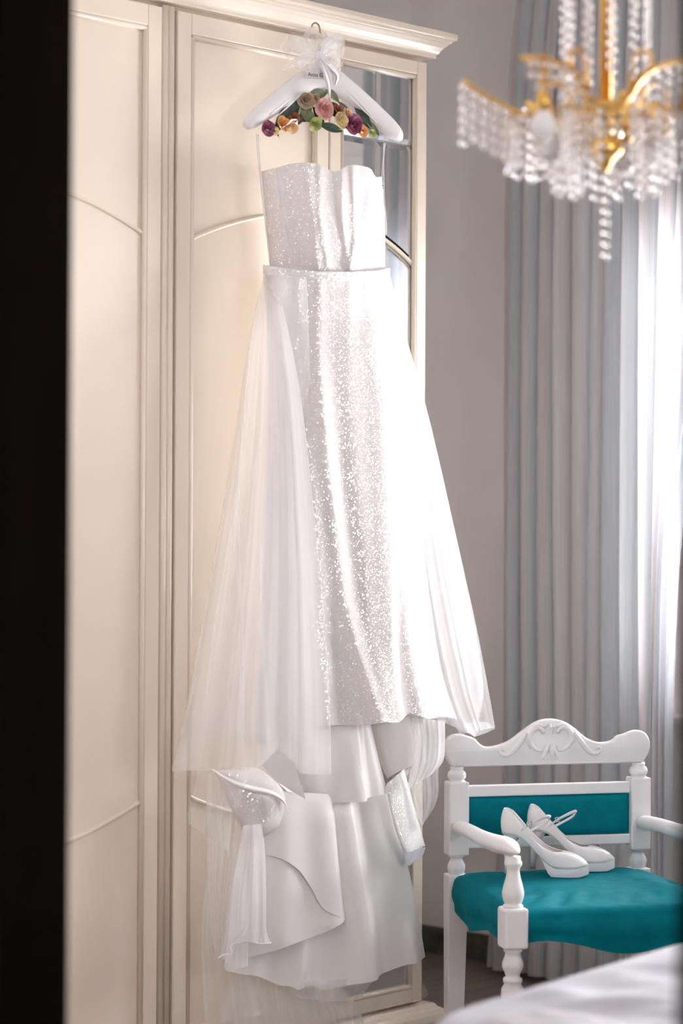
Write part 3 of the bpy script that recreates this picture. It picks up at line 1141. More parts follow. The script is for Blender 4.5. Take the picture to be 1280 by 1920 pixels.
def make_shoe(name, label, loc, rz):
    sh = thing(name, label, 'shoe', loc, rz, 'pair of bridal shoes')
    NN = 30
    ts = [(1 - math.cos(PI * k / NN)) / 2 for k in range(NN + 1)]
    rim = []
    for k in range(NN + 1):
        rim.append((ts[k], 1))
    for k in range(NN - 1, 0, -1):
        rim.append((ts[k], -1))

    def up_(u, v):
        t, sg = rim[int(round(u * len(rim))) % len(rim)]
        x0 = t * LS
        x1 = 0.004 + t * 0.146
        p0 = Vector((x0, sg * hw(x0), zs(x0)))
        p1 = Vector((x1, sg * hwo(x1), ztop(x1)))
        bl = smooth(0.55, 0.95, t)
        pm = Vector((lerp(x0, x1, lerp(0.45, 0.32, bl)) - 0.011 * (1 - smooth(0, 0.15, t)), sg * max(hw(x0), hwo(x1)) * lerp(1.10, 1.02, bl), lerp(zs(x0), ztop(x1), lerp(0.55, 0.92, bl))))
        q = p0 * (1 - v) ** 2 + pm * (2 * v * (1 - v)) + p1 * v * v
        return q, (u, v)
    g = MB().grid(up_, len(rim), 10, closed=True)
    upper = g.build('upper', 'shoe', sh)
    so = upper.modifiers.new('thick', 'SOLIDIFY')
    so.thickness = 0.0018
    so.offset = -1
    # insole
    g = MB()
    g.grid(lambda u, v: (Vector((0.004 + v * (LS - 0.008), (u * 2 - 1) * 0.93 * hw(0.004 + v * (LS - 0.008)), zs(v * LS) + 0.004)), (u, v)), 6, 40)
    g.build('insole', 'insole', sh)
    # platform and shank
    g = MB()
    K = 40
    vv, ff = [], []
    for k in range(K + 1):
        x = lerp(0.004, LS + 0.001, (1 - math.cos(PI * k / K)) / 2)
        w_ = hw(min(x, LS * 0.998)) * (1.02 if x > 0.10 else 0.96) + 0.0004
        top = zs(x) + 0.0005
        bot = lerp(top - 0.004, 0.0, smooth(0.098, 0.126, x)) + 0.005 * smooth(0.19, 0.213, x)
        vv += [(x, -w_, top), (x, w_, top), (x, w_ * 0.97, bot), (x, -w_ * 0.97, bot)]
    for k in range(K):
        a = 4 * k
        for j in range(4):
            ff.append((a + j, a + (j + 1) % 4, a + 4 + (j + 1) % 4, a + 4 + j))
    g.add(vv, ff + [(0, 3, 2, 1), (4 * K, 4 * K + 1, 4 * K + 2, 4 * K + 3)])
    g.build('platform', 'shoe', sh, flat=False, bevel=0.001)
    g = MB()
    vv, ff = [], []
    for k in range(21):
        x = lerp(0.124, 0.200, k / 20)
        w_ = hw(x) * 0.9
        zz = 0.005 * smooth(0.19, 0.213, x) - 0.0006
        vv += [(x, -w_, zz), (x, w_, zz), (x, w_, zz + 0.0012), (x, -w_, zz + 0.0012)]
    for k in range(20):
        a = 4 * k
        for j in range(4):
            ff.append((a + j, a + (j + 1) % 4, a + 4 + (j + 1) % 4, a + 4 + j))
    g.add(vv, ff + [(0, 3, 2, 1), (80, 81, 82, 83)])
    g.build('outsole', 'sole', sh, flat=True)
    # heel
    g = MB()
    vv, ff = [], []
    hp = [(0.098, 0.024, 0.0225, 0.0225), (0.088, 0.021, 0.0195, 0.0205), (0.074, 0.0165, 0.0140, 0.0165), (0.055, 0.0125, 0.0095, 0.0120), (0.030, 0.0105, 0.0068, 0.0082), (0.005, 0.0100, 0.0058, 0.0065)]
    for z, cx_, rx, ry in hp:
        for j in range(16):
            a = 2 * PI * j / 16
            vv.append((cx_ + rx * math.cos(a), ry * math.sin(a), z + (0.004 * math.cos(a) if z > .09 else 0)))
    for k in range(len(hp) - 1):
        for j in range(16):
            ff.append((k * 16 + j, k * 16 + (j + 1) % 16, k * 16 + 16 + (j + 1) % 16, k * 16 + 16 + j))
    ff.append(tuple((len(hp) - 1) * 16 + j for j in range(16)))
    g.add(vv, ff)
    hl = g.build('heel', 'shoe', sh)
    MB().lathe([(0.0062, 0.0), (0.0062, 0.005)], (0.0100, 0, 0), 14).build('heel_tip', 'sole', hl)
    # instep strap and buckle
    g = MB()

    SP_ = spline([(0.050, -0.0262, 0.112), (0.070, -0.028, 0.127), (0.092, -0.026, 0.139), (0.110, -0.014, 0.145), (0.116, 0.004, 0.141), (0.108, 0.019, 0.129), (0.090, 0.027, 0.117), (0.070, 0.0275, 0.106), (0.058, 0.0262, 0.100)])

    def strap(u, v):
        q = SP_(u)
        return Vector((q[0] + (v - 0.5) * 0.004, q[1], q[2] + (v - 0.5) * 0.009)), (u, v)
    g.grid(strap, 28, 2)
    st = g.build('strap', 'shoe', sh)
    so = st.modifiers.new('thick', 'SOLIDIFY')
    so.thickness = 0.0022
    so.offset = 0
    g = MB()
    bx, by, bz = 0.070, -0.0305, 0.127
    g.tube([(bx - 0.006, by, bz - 0.006), (bx + 0.006, by, bz - 0.004), (bx + 0.006, by, bz + 0.007), (bx - 0.006, by, bz + 0.005), (bx - 0.006, by, bz - 0.006)], 0.0012, 6)
    g.build('buckle', 'chrome', st)
    return sh


ZSEAT = 0.4645
make_shoe('platform_pump', 'ivory platform pump with strap, the one whose heel stands beside the armrest', (4.672, 3.735, ZSEAT), rad(-60))
make_shoe('platform_pump', 'ivory platform pump with strap, the one standing nearer the chair back', (4.776, 3.734, ZSEAT), rad(-51))

# ------------------------------------------------------------------ the dress
DH = rad(-16)
DU = Vector((math.cos(DH), math.sin(DH), 0))
DN = Vector((math.sin(DH), -math.cos(DH), 0))       # out of the wardrobe, towards the room
DC = on_y(600, 600, 3.962)


def dpt(px, py, off):
    """the pixel's sight line cut with the dress plane moved 'off' metres out from the wardrobe"""
    d = ray(px, py)
    t = (DC + DN * off - EYE).dot(DN) / d.dot(DN)
    p = EYE + d * t
    if p.y > YW - 0.014:
        t = (YW - 0.014) / d.y
        p = EYE + d * t
    return p


dr_root = thing('wedding_dress', 'long white strapless wedding dress with sequins and tulle overskirt hanging on the wardrobe', 'dress', (DC.x, DC.y, 0.0))


def ridge(x, y, poly_, s1, s2, amp, fade=60):
    """fold running along a polyline of (y, x) pairs; s1/s2 its widths to either side"""
    y0, y1 = poly_[0][0], poly_[-1][0]
    k = smooth(y0 - fade, y0 + fade, y) * (1 - smooth(y1, y1 + fade, y)) if y1 < 1e5 else 1
    t = x - interp(poly_, y)
    s_ = s1 if t < 0 else s2
    return amp * k * math.exp(-(t / s_) ** 2)


def sheet(name, L, R, off, mt, nu=60, nv=80, hem=None, hem0=0.6, top=None, top1=0.3, parent=None, label=None, g=None, uvs=1.0):
    fL, fR = spline(L), spline(R)
    fh = spline(hem) if hem else None
    ft = spline(top) if top else None
    L1, R1, L0, R0 = fL(1), fR(1), fL(0), fR(0)

    def fn(u, v):
        q = fL(v).lerp(fR(v), u)
        if fh:
            q = q + (fh(u) - L1.lerp(R1, u)) * smooth(hem0, 1.0, v)
        if ft:
            q = q + (ft(u) - L0.lerp(R0, u)) * (1 - smooth(0.0, top1, v))
        return dpt(q[0], q[1], off(q[0], q[1], u, v)), (u * uvs, v)
    own = g is None
    g = g or MB()
    g.grid(fn, nu, nv)
    if own:
        return g.build(name, mt, parent or dr_root, world=True, label=label)
    return g


def dome(u, p=0.5):
    return max(0.0, math.sin(PI * min(1, max(0, u)))) ** p


# --- bodice: front cups, back band behind
cup = [(490, 321), (519, 314), (545, 307), (572, 305), (597, 308), (624, 321), (640, 317), (658, 309), (692, 315), (704, 331), (717, 331)]
seams = [([(313, 524), (367, 529), (430, 540), (500, 556)], 5, 22, -0.010), ([(306, 573), (360, 580), (420, 588), (500, 596)], 8, 14, 0.010),
         ([(312, 600), (400, 600), (500, 615)], 7, 7, 0.008), ([(316, 640), (400, 641), (470, 650), (500, 655)], 6, 9, 0.010),
         ([(309, 661), (380, 664), (440, 664), (500, 662)], 6, 8, 0.010), ([(345, 700), (400, 686), (450, 672), (500, 655)], 8, 8, 0.008),
         ([(390, 712), (430, 696), (470, 682), (500, 668)], 7, 7, 0.007), ([(330, 705), (380, 712), (430, 718), (500, 718)], 12, 8, -0.012)]


def bod(x, y, u, v):
    o = 0.012 + 0.080 * dome(u, 0.55) * (0.9 + 0.25 * math.sin(PI * v))
    for pl, s1, s2, a in seams:
        o += ridge(x, y, pl, s1, s2, a * 0.8, 15) * dome(u, 0.3)
    o += 0.0025 * noise.noise(Vector((x * 0.03, y * 0.016, 1)))
    return o


bo = sheet('bodice', [(490, 321), (493, 360), (497, 403), (503, 460), (506, 502)], [(717, 331), (719, 360), (721, 392), (722, 450), (721, 510)], bod, 'glit', 110, 70, top=cup, top1=0.5,
           hem=[(506, 502), (560, 513), (620, 519), (680, 518), (721, 510)], hem0=0.4)
bo['label'] = 'sequinned sweetheart bodice'
sheet('bodice_back', [(490, 321), (497, 403), (506, 502)], [(717, 331), (721, 392), (721, 510)], lambda x, y, u, v: 0.012 - 0.045 * dome(u, 0.6), 'glit', 24, 24, top=[(490, 321), (560, 327), (650, 334), (717, 331)], top1=0.5)
# row of tiny covered buttons on the back edge
g = MB()
for k in range(6):
    q = dpt(716.5 + 0.4 * k, 331 + k * 4.2, 0.016)
    g.lathe([(0.0004, -0.002), (0.0018, -0.001), (0.0018, 0.001), (0.0004, 0.002)], q, 8)
g.build('button_loops', 'ink', dr_root, world=True)
# belt
belt_t = [(493, 496), (530, 502), (590, 508), (650, 509), (700, 507), (731, 502)]
belt_b = [(493, 514), (530, 519), (590, 525), (650, 527), (700, 524), (731, 520)]
ft_, fb_ = spline(belt_t), spline(belt_b)


def beltf(u, v):
    uu = min(1, u / 0.62) if u < 0.62 else (1 - u) / 0.38
    front = u < 0.62
    a, b = ft_(uu), fb_(uu)
    q = a.lerp(b, 0.5 - 0.5 * math.cos(v * PI))
    rim_ = 0.004 * math.sin(v * PI) ** 0.5
    o = (0.012 + 0.088 * dome(uu, 0.5)) if front else (0.012 - 0.05 * dome(uu, 0.6))
    o += rim_ + 0.0016 * noise.noise(Vector((q[0] * 0.45, q[1] * 0.45, 3)))
    return dpt(q[0], q[1], o), (u, v)


bl = MB().grid(beltf, 200, 10, closed=True).build('belt', 'glit2', dr_root, world=True)
bl['label'] = 'narrow beaded belt'
# hanging loops
for side, pts in enumerate(([(481, 250), (482, 275), (488, 340), (495, 403), (500, 440)], [(484, 252), (487, 300), (494, 390), (503, 470), (506, 500)],
                            [(719, 268), (719, 320), (720, 370), (724, 420), (724, 440)], [(722, 268), (718, 300), (716, 330), (717, 345)])):
    f = spline([dpt(x, y, 0.018) for x, y in pts])
    MB().tube([f(k / 24) for k in range(25)], 0.0019, 6, flat=0.5).build('hanging_loop', 'ribbon', dr_root, world=True)

# --- sequinned skirt
skL = [(496, 512), (499, 600), (500, 720), (498, 860), (494, 1000), (489, 1150), (484, 1280), (480, 1396)]
skR = [(729, 514), (739, 600), (752, 700), (766, 800), (778, 900), (793, 1020), (808, 1140), (828, 1260), (856, 1348)]
hemS = [(480, 1396), (520, 1393), (560, 1372), (620, 1360), (680, 1360), (720, 1354), (748, 1354), (768, 1338), (800, 1348), (830, 1344), (856, 1348)]
foldA = [(540, 724), (760, 730), (1000, 732), (1200, 734), (1300, 740), (1360, 752)]
foldB = [(540, 588), (700, 600), (850, 612), (1000, 630), (1120, 645), (1220, 668), (1360, 715)]
foldC = [(540, 640), (800, 660), (1000, 676), (1200, 690), (1360, 735)]
foldD = [(900, 760), (1100, 764), (1200, 770), (1360, 800)]
foldE = [(540, 526), (700, 556), (900, 580), (1100, 600), (1360, 618)]


def skirt(x, y, u, v):
    o = 0.012 + lerp(0.088, 0.115, smooth(0, 0.5, v)) * dome(u, 0.5)
    k = smooth(0.03, 0.35, v)
    o += ridge(x, y, foldA, 46, 9, 0.038 * k)
    o += ridge(x, y, foldB, 26, 16, 0.020 * k)
    o += ridge(x, y, foldC, 24, 20, 0.010 * k)
    o += ridge(x, y, foldD, 22, 14, 0.020 * k)
    o += ridge(x, y, foldE, 40, 18, 0.014 * k)
    for xx, s_, a_ in ((560, 8, 0.004), (600, 8, 0.004), (655, 9, 0.004), (690, 8, 0.004)):
        o += ridge(x, y, [(515, xx), (560, xx + (xx - 610) * 0.04), (760, xx + (xx - 610) * 0.2)], s_ * (1 + (y - 515) / 200), s_ * (1 + (y - 515) / 200), a_ * (1 - smooth(540, 780, y)), 40)
    o += 0.004 * noise.noise(Vector((x * 0.018, y * 0.006, 5))) * k
    return o


sk = sheet('skirt', skL, skR, skirt, 'glit', 170, 180, hem=hemS, hem0=0.8)
sk['label'] = 'sequinned sheath skirt'
sheet('skirt_back', skL, skR, lambda x, y, u, v: 0.012 - 0.07 * dome(u, 0.6), 'satin', 40, 50)

# --- tulle overskirt, panels open at the front
tL = [(494, 514), (474, 600), (456, 700), (441, 800), (425, 900), (408, 1000), (391, 1100), (371, 1210), (352, 1310), (336, 1385), (321, 1446)]
tLf = [(514, 522), (538, 610), (560, 720), (576, 840), (589, 960), (600, 1080), (609, 1200), (616, 1320), (619, 1400), (620, 1452)]
tRf = [(724, 518), (730, 620), (742, 740), (756, 860), (770, 980), (786, 1100), (806, 1220), (832, 1320), (862, 1378)]
tR = [(731, 514), (748, 590), (766, 650), (784, 710), (803, 780), (824, 868), (846, 966), (870, 1072), (890, 1162), (906, 1242), (918, 1308), (928, 1364)]
hemL = [(321, 1446), (370, 1444), (420, 1440), (452, 1444), (470, 1440), (498, 1428), (520, 1410), (552, 1432), (560, 1448), (590, 1452), (620, 1452)]


def pleats(u, seed, n, amp, v):
    o = 0
    r_ = random.Random(seed)
    for k in range(n):
        c_ = r_.random()
        s_ = r_.uniform(0.03, 0.10)
        o += r_.uniform(0.4, 1.0) * amp * math.exp(-((u - c_) / s_) ** 2)
    return 0.8 * o * smooth(0.0, 0.6, v)


def tul_l(x, y, u, v):
    o = 0.012 + 0.12 * dome(0.5 * u, 0.6) * smooth(0, 0.15, v) + 0.03 * smooth(0.2, 0.9, v) * u
    o += pleats(u, 3, 16, 0.022, v)
    o += ridge(x, y, [(540, 500), (800, 530), (1000, 545), (1200, 555), (1440, 560)], 60, 42, 0.05)
    return o


def tul_l2(x, y, u, v):
    return 0.006 + 0.05 * dome(0.6 * u, 0.7) + pleats(u, 9, 14, 0.020, v)


sheet('tulle_overskirt', tL, tLf, tul_l, 'tulle', 120, 110, hem=hemL, hem0=0.85)
sheet('tulle_overskirt', tL, [(560, 520), (560, 800), (560, 1100), (540, 1400)], tul_l2, 'tulle_l', 80, 80)


for kk, dx_ in enumerate((14, 28, 42)):
    sheet('tulle_overskirt', [(a_ + dx_ * min(1, (b_ - 514) / 200), b_) for a_, b_ in tL[:-1]], [(575, 520), (585, 800), (595, 1100), (600, 1390)],
          (lambda k_: (lambda x, y, u, v: 0.016 + 0.008 * k_ + 0.085 * dome(0.55 * u, 0.7) + pleats(u, 40 + k_, 9, 0.016, v)))(kk), 'tulle_l', 60, 60)


def tul_r(x, y, u, v):
    o = 0.012 + 0.12 * dome(0.5 + 0.5 * u, 0.6) * smooth(0, 0.15, v) + 0.07 * smooth(0.3, 1, v)
    o += pleats(u, 21, 7, 0.010, v)
    return o


hemR = [(862, 1378), (885, 1368), (905, 1358), (925, 1352), (928, 1364)]
sheet('tulle_overskirt', tRf, tR, tul_r, 'tulle', 80, 100, label='tulle overskirt panel')
sheet('tulle_overskirt', [(700, 518), (715, 760), (735, 1000), (770, 1240), (800, 1340)], [(731, 514), (748, 590), (784, 710), (824, 868), (868, 1072), (900, 1240), (905, 1310), (888, 1380)],
      lambda x, y, u, v: 0.012 + 0.13 * dome(0.5 + 0.5 * u, 0.7) * smooth(0, .15, v) + 0.05 * v + pleats(u, 33, 7, 0.008, v), 'tulle', 70, 90)
# the curled tip of the right hem, under side of the net
sheet('tulle_hem_curl', [(866, 1358), (876, 1370), (888, 1381)], [(928, 1366), (912, 1374), (890, 1382)], lambda x, y, u, v: 0.10 + 0.05 * v * (1 - u), 'tulle_d', 16, 10, top=[(866, 1358), (885, 1354), (910, 1354), (928, 1366)], top1=0.9)
# folded-over creases of the left tulle, doubled net
for pts, wd in (([(470, 640), (455, 800), (447, 950), (450, 1100), (454, 1250), (455, 1443)], 8), ([(487, 1020), (490, 1160), (498, 1290), (504, 1384)], 7),
                ([(446, 900), (428, 1020), (404, 1160), (388, 1300)], 5), ([(462, 760), (445, 900), (436, 1030), (424, 1200)], 4),
                ([(430, 900), (408, 1020), (378, 1180), (352, 1340)], 4), ([(600, 1050), (610, 1200), (617, 1330), (619, 1450)], 4)):
    f = spline(pts)
    Lp = [f(k / 8) for k in range(9)]
    sheet('tulle_fold', [(p[0] - wd * 0.5 * (0.4 + 0.6 * k / 8), p[1]) for k, p in enumerate(Lp)], [(p[0] + wd * 0.5 * (0.4 + 0.6 * k / 8), p[1]) for k, p in enumerate(Lp)],
          lambda x, y, u, v: 0.15 + 0.012 * dome(u), 'tulle', 6, 40)
# point where the left front tulle is caught up
sheet('tulle_fold', [(500, 1360), (492, 1400), (478, 1438)], [(506, 1378), (520, 1398), (486, 1440)], lambda x, y, u, v: 0.16 + 0.01 * u, 'tulle_d', 10, 14)

# --- satin layers below the sequinned hem
saL = [(520, 1330), (528, 1380), (545, 1430), (562, 1480), (572, 1505)]
saR = [(690, 1330), (700, 1380), (712, 1430), (722, 1470), (724, 1488)]


def sat_a(x, y, u, v):
    o = 0.06 + 0.045 * dome(u, 0.6)
    o += ridge(x, y, [(1340, 668), (1420, 676), (1510, 686)], 34, 5, 0.030)
    o += ridge(x, y, [(1340, 690), (1420, 706), (1500, 722)], 22, 8, 0.020)
    o += ridge(x, y, [(1340, 585), (1510, 580)], 25, 30, 0.012)
    return o


sheet('satin_layer', saL, saR, sat_a, 'satin', 90, 40, hem=[(572, 1505), (600, 1508), (640, 1505), (684, 1503), (690, 1496), (724, 1488)], hem0=0.5)
sheet('satin_layer', [(684, 1330), (696, 1380), (712, 1430), (726, 1460)], [(780, 1330), (790, 1370), (797, 1410), (801, 1432)],
      lambda x, y, u, v: 0.045 + 0.05 * dome(u, 0.7) + ridge(x, y, [(1340, 782), (1440, 800)], 10, 12, 0.025), 'satin', 50, 30,
      hem=[(726, 1460), (745, 1448), (775, 1436), (801, 1432)], hem0=0.4)
# small satin flap with a pointed corner
sheet('satin_flap', [(478, 1425), (496, 1440), (520, 1466), (573, 1499)], [(540, 1385), (549, 1420), (560, 1460), (574, 1500)], lambda x, y, u, v: 0.135 + 0.02 * u, 'satin', 24, 24)
sheet('satin_flap', [(500, 1440), (520, 1466), (545, 1490), (560, 1504)], [(573, 1499), (573, 1500), (572, 1501), (562, 1506)], lambda x, y, u, v: 0.10 - 0.01 * u, 'satin', 14, 10)

# long satin train, two lengths
sbL = [(470, 1470), (462, 1560), (448, 1650), (432, 1740), (422, 1819)]
sbR = [(722, 1478), (742, 1550), (764, 1624), (783, 1710), (797, 1794)]


def sat_b(x, y, u, v):
    o = 0.02 + 0.06 * dome(u, 0.7)
    o += ridge(x, y, [(1480, 655), (1600, 672), (1700, 689), (1840, 708)], 48, 7, 0.040)
    o += ridge(x, y, [(1480, 560), (1700, 575), (1850, 562)], 30, 8, 0.012)
    o += ridge(x, y, [(1500, 716), (1700, 745), (1840, 765)], 30, 40, -0.016)
    o += ridge(x, y, [(1500, 500), (1840, 470)], 26, 26, 0.02)
    o += ridge(x, y, [(1740, 770), (1800, 782)], 10, 10, 0.012, 30)
    return o


sheet('satin_train', sbL, sbR, sat_b, 'satin', 130, 90, hem=[(422, 1819), (450, 1826), (484, 1831), (520, 1846), (545, 1850), (561, 1856), (584, 1847), (604, 1857), (650, 1848), (690, 1842), (707, 1837),
                                                             (716, 1826), (759, 1810), (780, 1806), (797, 1794)], hem0=0.75)
scL = [(480, 1480), (472, 1560), (466, 1660), (464, 1740), (462, 1796)]
scR = [(628, 1490), (633, 1560), (639, 1630), (643, 1690), (647, 1722)]


def sat_c(x, y, u, v):
    o = 0.05 + 0.055 * dome(0.1 + 0.75 * u, 0.6)
    o += ridge(x, y, [(1490, 620), (1600, 628), (1730, 640)], 40, 7, 0.026)
    o += ridge(x, y, [(1490, 540), (1760, 530)], 40, 30, 0.012)
    return o


sheet('satin_train', scL, scR, sat_c, 'satin', 90, 70, hem=[(462, 1796), (520, 1781), (584, 1757), (615, 1745), (640, 1732), (647, 1722)], hem0=0.6)
# rounded lap lying over it
sheet('satin_lap', [(486, 1500), (490, 1560), (499, 1602)], [(600, 1500), (622, 1600), (640, 1716)], lambda x, y, u, v: sat_c(x, y, (x - 468) / 170.0, v) + 0.006, 'satin', 60, 50,
      hem=[(499, 1602), (535, 1614), (562, 1634), (585, 1668), (606, 1704), (640, 1720)], hem0=0.3)

# organza falling on the left
def org(x, y, u, v):
    return 0.13 + 0.02 * dome(u) + ridge(x, y, [(1560, 476), (1700, 472), (1820, 470)], 14, 10, 0.02) + ridge(x, y, [(1560, 492), (1760, 496)], 8, 6, 0.012)


sheet('organza_fall', [(456, 1548), (444, 1610), (434, 1670), (428, 1740), (420, 1812)], [(490, 1545), (497, 1600), (499, 1680), (499, 1742), (508, 1768)], org, 'organza', 50, 60,
      hem=[(420, 1812), (436, 1790), (432, 1776), (445, 1768), (466, 1766), (490, 1770), (508, 1768)], hem0=0.75)
sheet('organza_fall', [(440, 1640), (432, 1720), (423, 1770), (420, 1815)], [(462, 1640), (464, 1720), (465, 1780), (465, 1811)], lambda x, y, u, v: 0.11 + 0.03 * dome(u), 'organza', 24, 40,
      hem=[(420, 1815), (430, 1822), (448, 1816), (465, 1811)], hem0=0.7)
# thin rolled edge of the organza hem
f = spline([dpt(x, y, 0.155) for x, y in ((408, 1797), (420, 1790), (434, 1788), (432, 1776), (440, 1769), (466, 1766), (490, 1770), (508, 1768))])
MB().tube([f(k / 40) for k in range(41)], 0.0016, 6).build('rolled_hem', 'ribbon', dr_root, world=True)
sheet('organza_fall', [(446, 1600), (430, 1700), (418, 1770), (407, 1797)], [(456, 1600), (446, 1700), (436, 1770), (432, 1800)], lambda x, y, u, v: 0.10 + 0.02 * dome(u), 'organza', 16, 40)

# caught-up sequinned train on the left, with its pale rolled rim
sheet('train_swag', [(400, 1446), (418, 1480), (440, 1530), (462, 1562), (480, 1570)], [(478, 1436), (516, 1462), (541, 1500), (536, 1545), (500, 1570)],
      lambda x, y, u, v: 0.09 + 0.05 * dome(u, 0.5) * dome(v, 0.5), 'glit', 60, 50, label='sequinned fold of the gathered train')
fa = spline([(398, 1444), (430, 1465), (470, 1480), (508, 1488), (532, 1503), (540, 1525)])
g = MB()
sheet('', [(fa(k / 8)[0], fa(k / 8)[1] - lerp(3, 7, math.sin(PI * k / 8))) for k in range(9)], [(fa(k / 8)[0], fa(k / 8)[1] + lerp(2, 6, math.sin(PI * k / 8))) for k in range(9)],
      lambda x, y, u, v: 0.148 + 0.012 * dome(u), None, 8, 40, g=g)
g.build('swag_rim', 'satin', dr_root, world=True)

# sequinned loop on the right with its bluish under side
sheet('train_loop', [(724, 1470), (726, 1490), (738, 1545), (750, 1580), (762, 1600)], [(757, 1442), (768, 1480), (778, 1520), (790, 1562), (797, 1586)],
      lambda x, y, u, v: 0.085 - 0.05 * u + 0.02 * dome(u, 0.5), 'glit2', 40, 50, label='sequinned loop of the gathered train')
sheet('loop_lining', [(748, 1576), (757, 1603), (764, 1624)], [(798, 1588), (790, 1606), (766, 1624)], lambda x, y, u, v: 0.055 - 0.02 * dome(u) + 0.01 * v, 'satin_in', 24, 16,
      top=[(748, 1576), (765, 1588), (785, 1590), (798, 1588)], top1=0.9)
# tulle wisps on the right
sheet('tulle_wisp', [(742, 1345), (752, 1400), (758, 1450), (770, 1500), (790, 1548)], [(834, 1350), (832, 1400), (822, 1440), (819, 1500), (792, 1548)],
      lambda x, y, u, v: 0.04 + 0.03 * dome(u) + pleats(u, 5, 5, 0.02, 1), 'tulle', 40, 50)
sheet('tulle_wisp', [(768, 1345), (776, 1390), (770, 1440), (762, 1482)], [(834, 1352), (834, 1400), (830, 1428), (812, 1450)],
      lambda x, y, u, v: 0.075 + 0.03 * dome(u) + pleats(u, 6, 5, 0.02, 1), 'tulle_d', 30, 40)
# tulle trailing lower left and along the floor
sheet('tulle_wisp', [(372, 1440), (362, 1490), (351, 1537), (368, 1556), (388, 1568)], [(470, 1440), (452, 1500), (436, 1530), (430, 1560), (432, 1600)], lambda x, y, u, v: 0.155 + 0.02 * dome(u), 'tulle_l', 24, 40)
sheet('tulle_train', [(388, 1450), (386, 1540), (388, 1640), (391, 1720), (400, 1790)], [(480, 1450), (470, 1560), (452, 1640), (436, 1720), (420, 1780)], lambda x, y, u, v: 0.05 + 0.03 * dome(u) + pleats(u, 14, 7, 0.02, 1), 'tulle', 50, 60)
sheet('tulle_train', [(388, 1480), (388, 1640), (378, 1720), (378, 1800), (386, 1945)], [(520, 1500), (520, 1640), (540, 1760), (600, 1840), (640, 1945)],
      lambda x, y, u, v: 0.0 + 0.012 * dome(u) + pleats(u, 15, 9, 0.012, v), 'tulle', 70, 80)
sheet('tulle_train', [(470, 1780), (440, 1840), (420, 1890), (410, 1945)], [(600, 1800), (640, 1850), (672, 1890), (690, 1945)], lambda x, y, u, v: -0.01 + 0.012 * dome(u) + pleats(u, 16, 9, 0.012, 1), 'tulle_d', 60, 40)
sheet('tulle_train', [(640, 1790), (650, 1840), (660, 1880), (664, 1925)], [(775, 1790), (786, 1830), (800, 1868), (740, 1880)], lambda x, y, u, v: 0.015 + 0.02 * dome(u), 'tulle_l', 30, 30)
sheet('lace_hem', [(540, 1840), (545, 1862), (560, 1872)], [(706, 1832), (690, 1852), (676, 1872)], lambda x, y, u, v: 0.06 + 0.03 * dome(u), 'tulle', 40, 12, hem=[(560, 1872), (600, 1876), (640, 1878), (676, 1872)])

# ------------------------------------------------------------------ hanger
HO = 0.025
hg = thing('clothes_hanger', 'white padded bridal hanger with organza bow and brass hook on the wardrobe door', 'hanger', (DC.x, DC.y, 2.25))
ctr = [(461, 238, 7), (470, 228, 13), (498, 207, 17), (530, 183, 19), (560, 162, 21), (582, 148, 24), (600, 141, 26), (622, 150, 24), (648, 168, 21), (680, 194, 19), (712, 223, 18), (734, 243, 16), (746, 255, 11), (750, 264, 4)]
fc = spline([(a, b, c) for a, b, c in ctr])
path, rr = [], []
for k in range(61):
    q = fc(k / 60)
    path.append(dpt(q[0], q[1], HO))
    rr.append(q[2] / 745.0)
# the pad is thick where the shoulders are
g = MB()
g.tube(path, rr, 18, flat=[min(0.95, 0.017 / max(r_, 0.004)) for r_ in rr], up=DN)
g.build('hanger_body', 'hanger', hg, world=True)
# gathered cloth pleats on the arms
for pts in ([(560, 170), (530, 195), (505, 215)], [(570, 172), (545, 195), (520, 218)], [(640, 160), (672, 190), (700, 222)], [(652, 180), (680, 206), (706, 230)]):
    f = spline([dpt(x, y, HO + 0.0155) for x, y in pts])
    MB().tube([f(k / 10) for k in range(11)], [0.0008 + 0.0012 * math.sin(PI * k / 10) for k in range(11)], 6).build('cover_pleat', 'hanger', hg, world=True)
# neck and hook
MB().tube([dpt(599, 146, HO), dpt(599, 110, HO)], [0.022, 0.014], 14).build('hanger_neck', 'hanger', hg, world=True)
top = on_y(597, 60, 4.09)
hk = [dpt(599, 112, HO), dpt(600, 80, HO), Vector((top.x + 0.004, 4.055, 2.535)), Vector((top.x + 0.002, 4.072, 2.5525)), Vector((top.x - 0.012, 4.082, 2.5575)), Vector((top.x - 0.022, 4.09, 2.548)), Vector((top.x - 0.024, 4.0945, 2.5325)), Vector((top.x - 0.024, 4.096, 2.527))]
hk = [dpt(599, 112, HO), dpt(600, 84, HO + 0.01), dpt(600, 62, HO + 0.055), dpt(598, 49, HO + 0.05), dpt(592, 43, HO + 0.035), dpt(586, 46, HO + 0.01), dpt(582, 56, HO - 0.02), Vector((on_y(580, 62, 4.08).x, 4.086, 2.5335)), Vector((on_y(580, 62, 4.09).x, 4.0915, 2.5315))]
f = spline(hk)
MB().tube([f(k / 40) for k in range(41)], 0.0022, 8).build('hook', 'hook', hg, world=True)
# name card
cardp = [(574, 133), (640, 140), (640, 151), (574, 146)]
CO = HO + 0.0365
g = MB()
g.prism(cardp, lambda x, y: dpt(x, y, CO), lambda x, y: dpt(x, y, CO - 0.001))
card = g.build('name_card', 'paper', hg, flat=True, world=True)


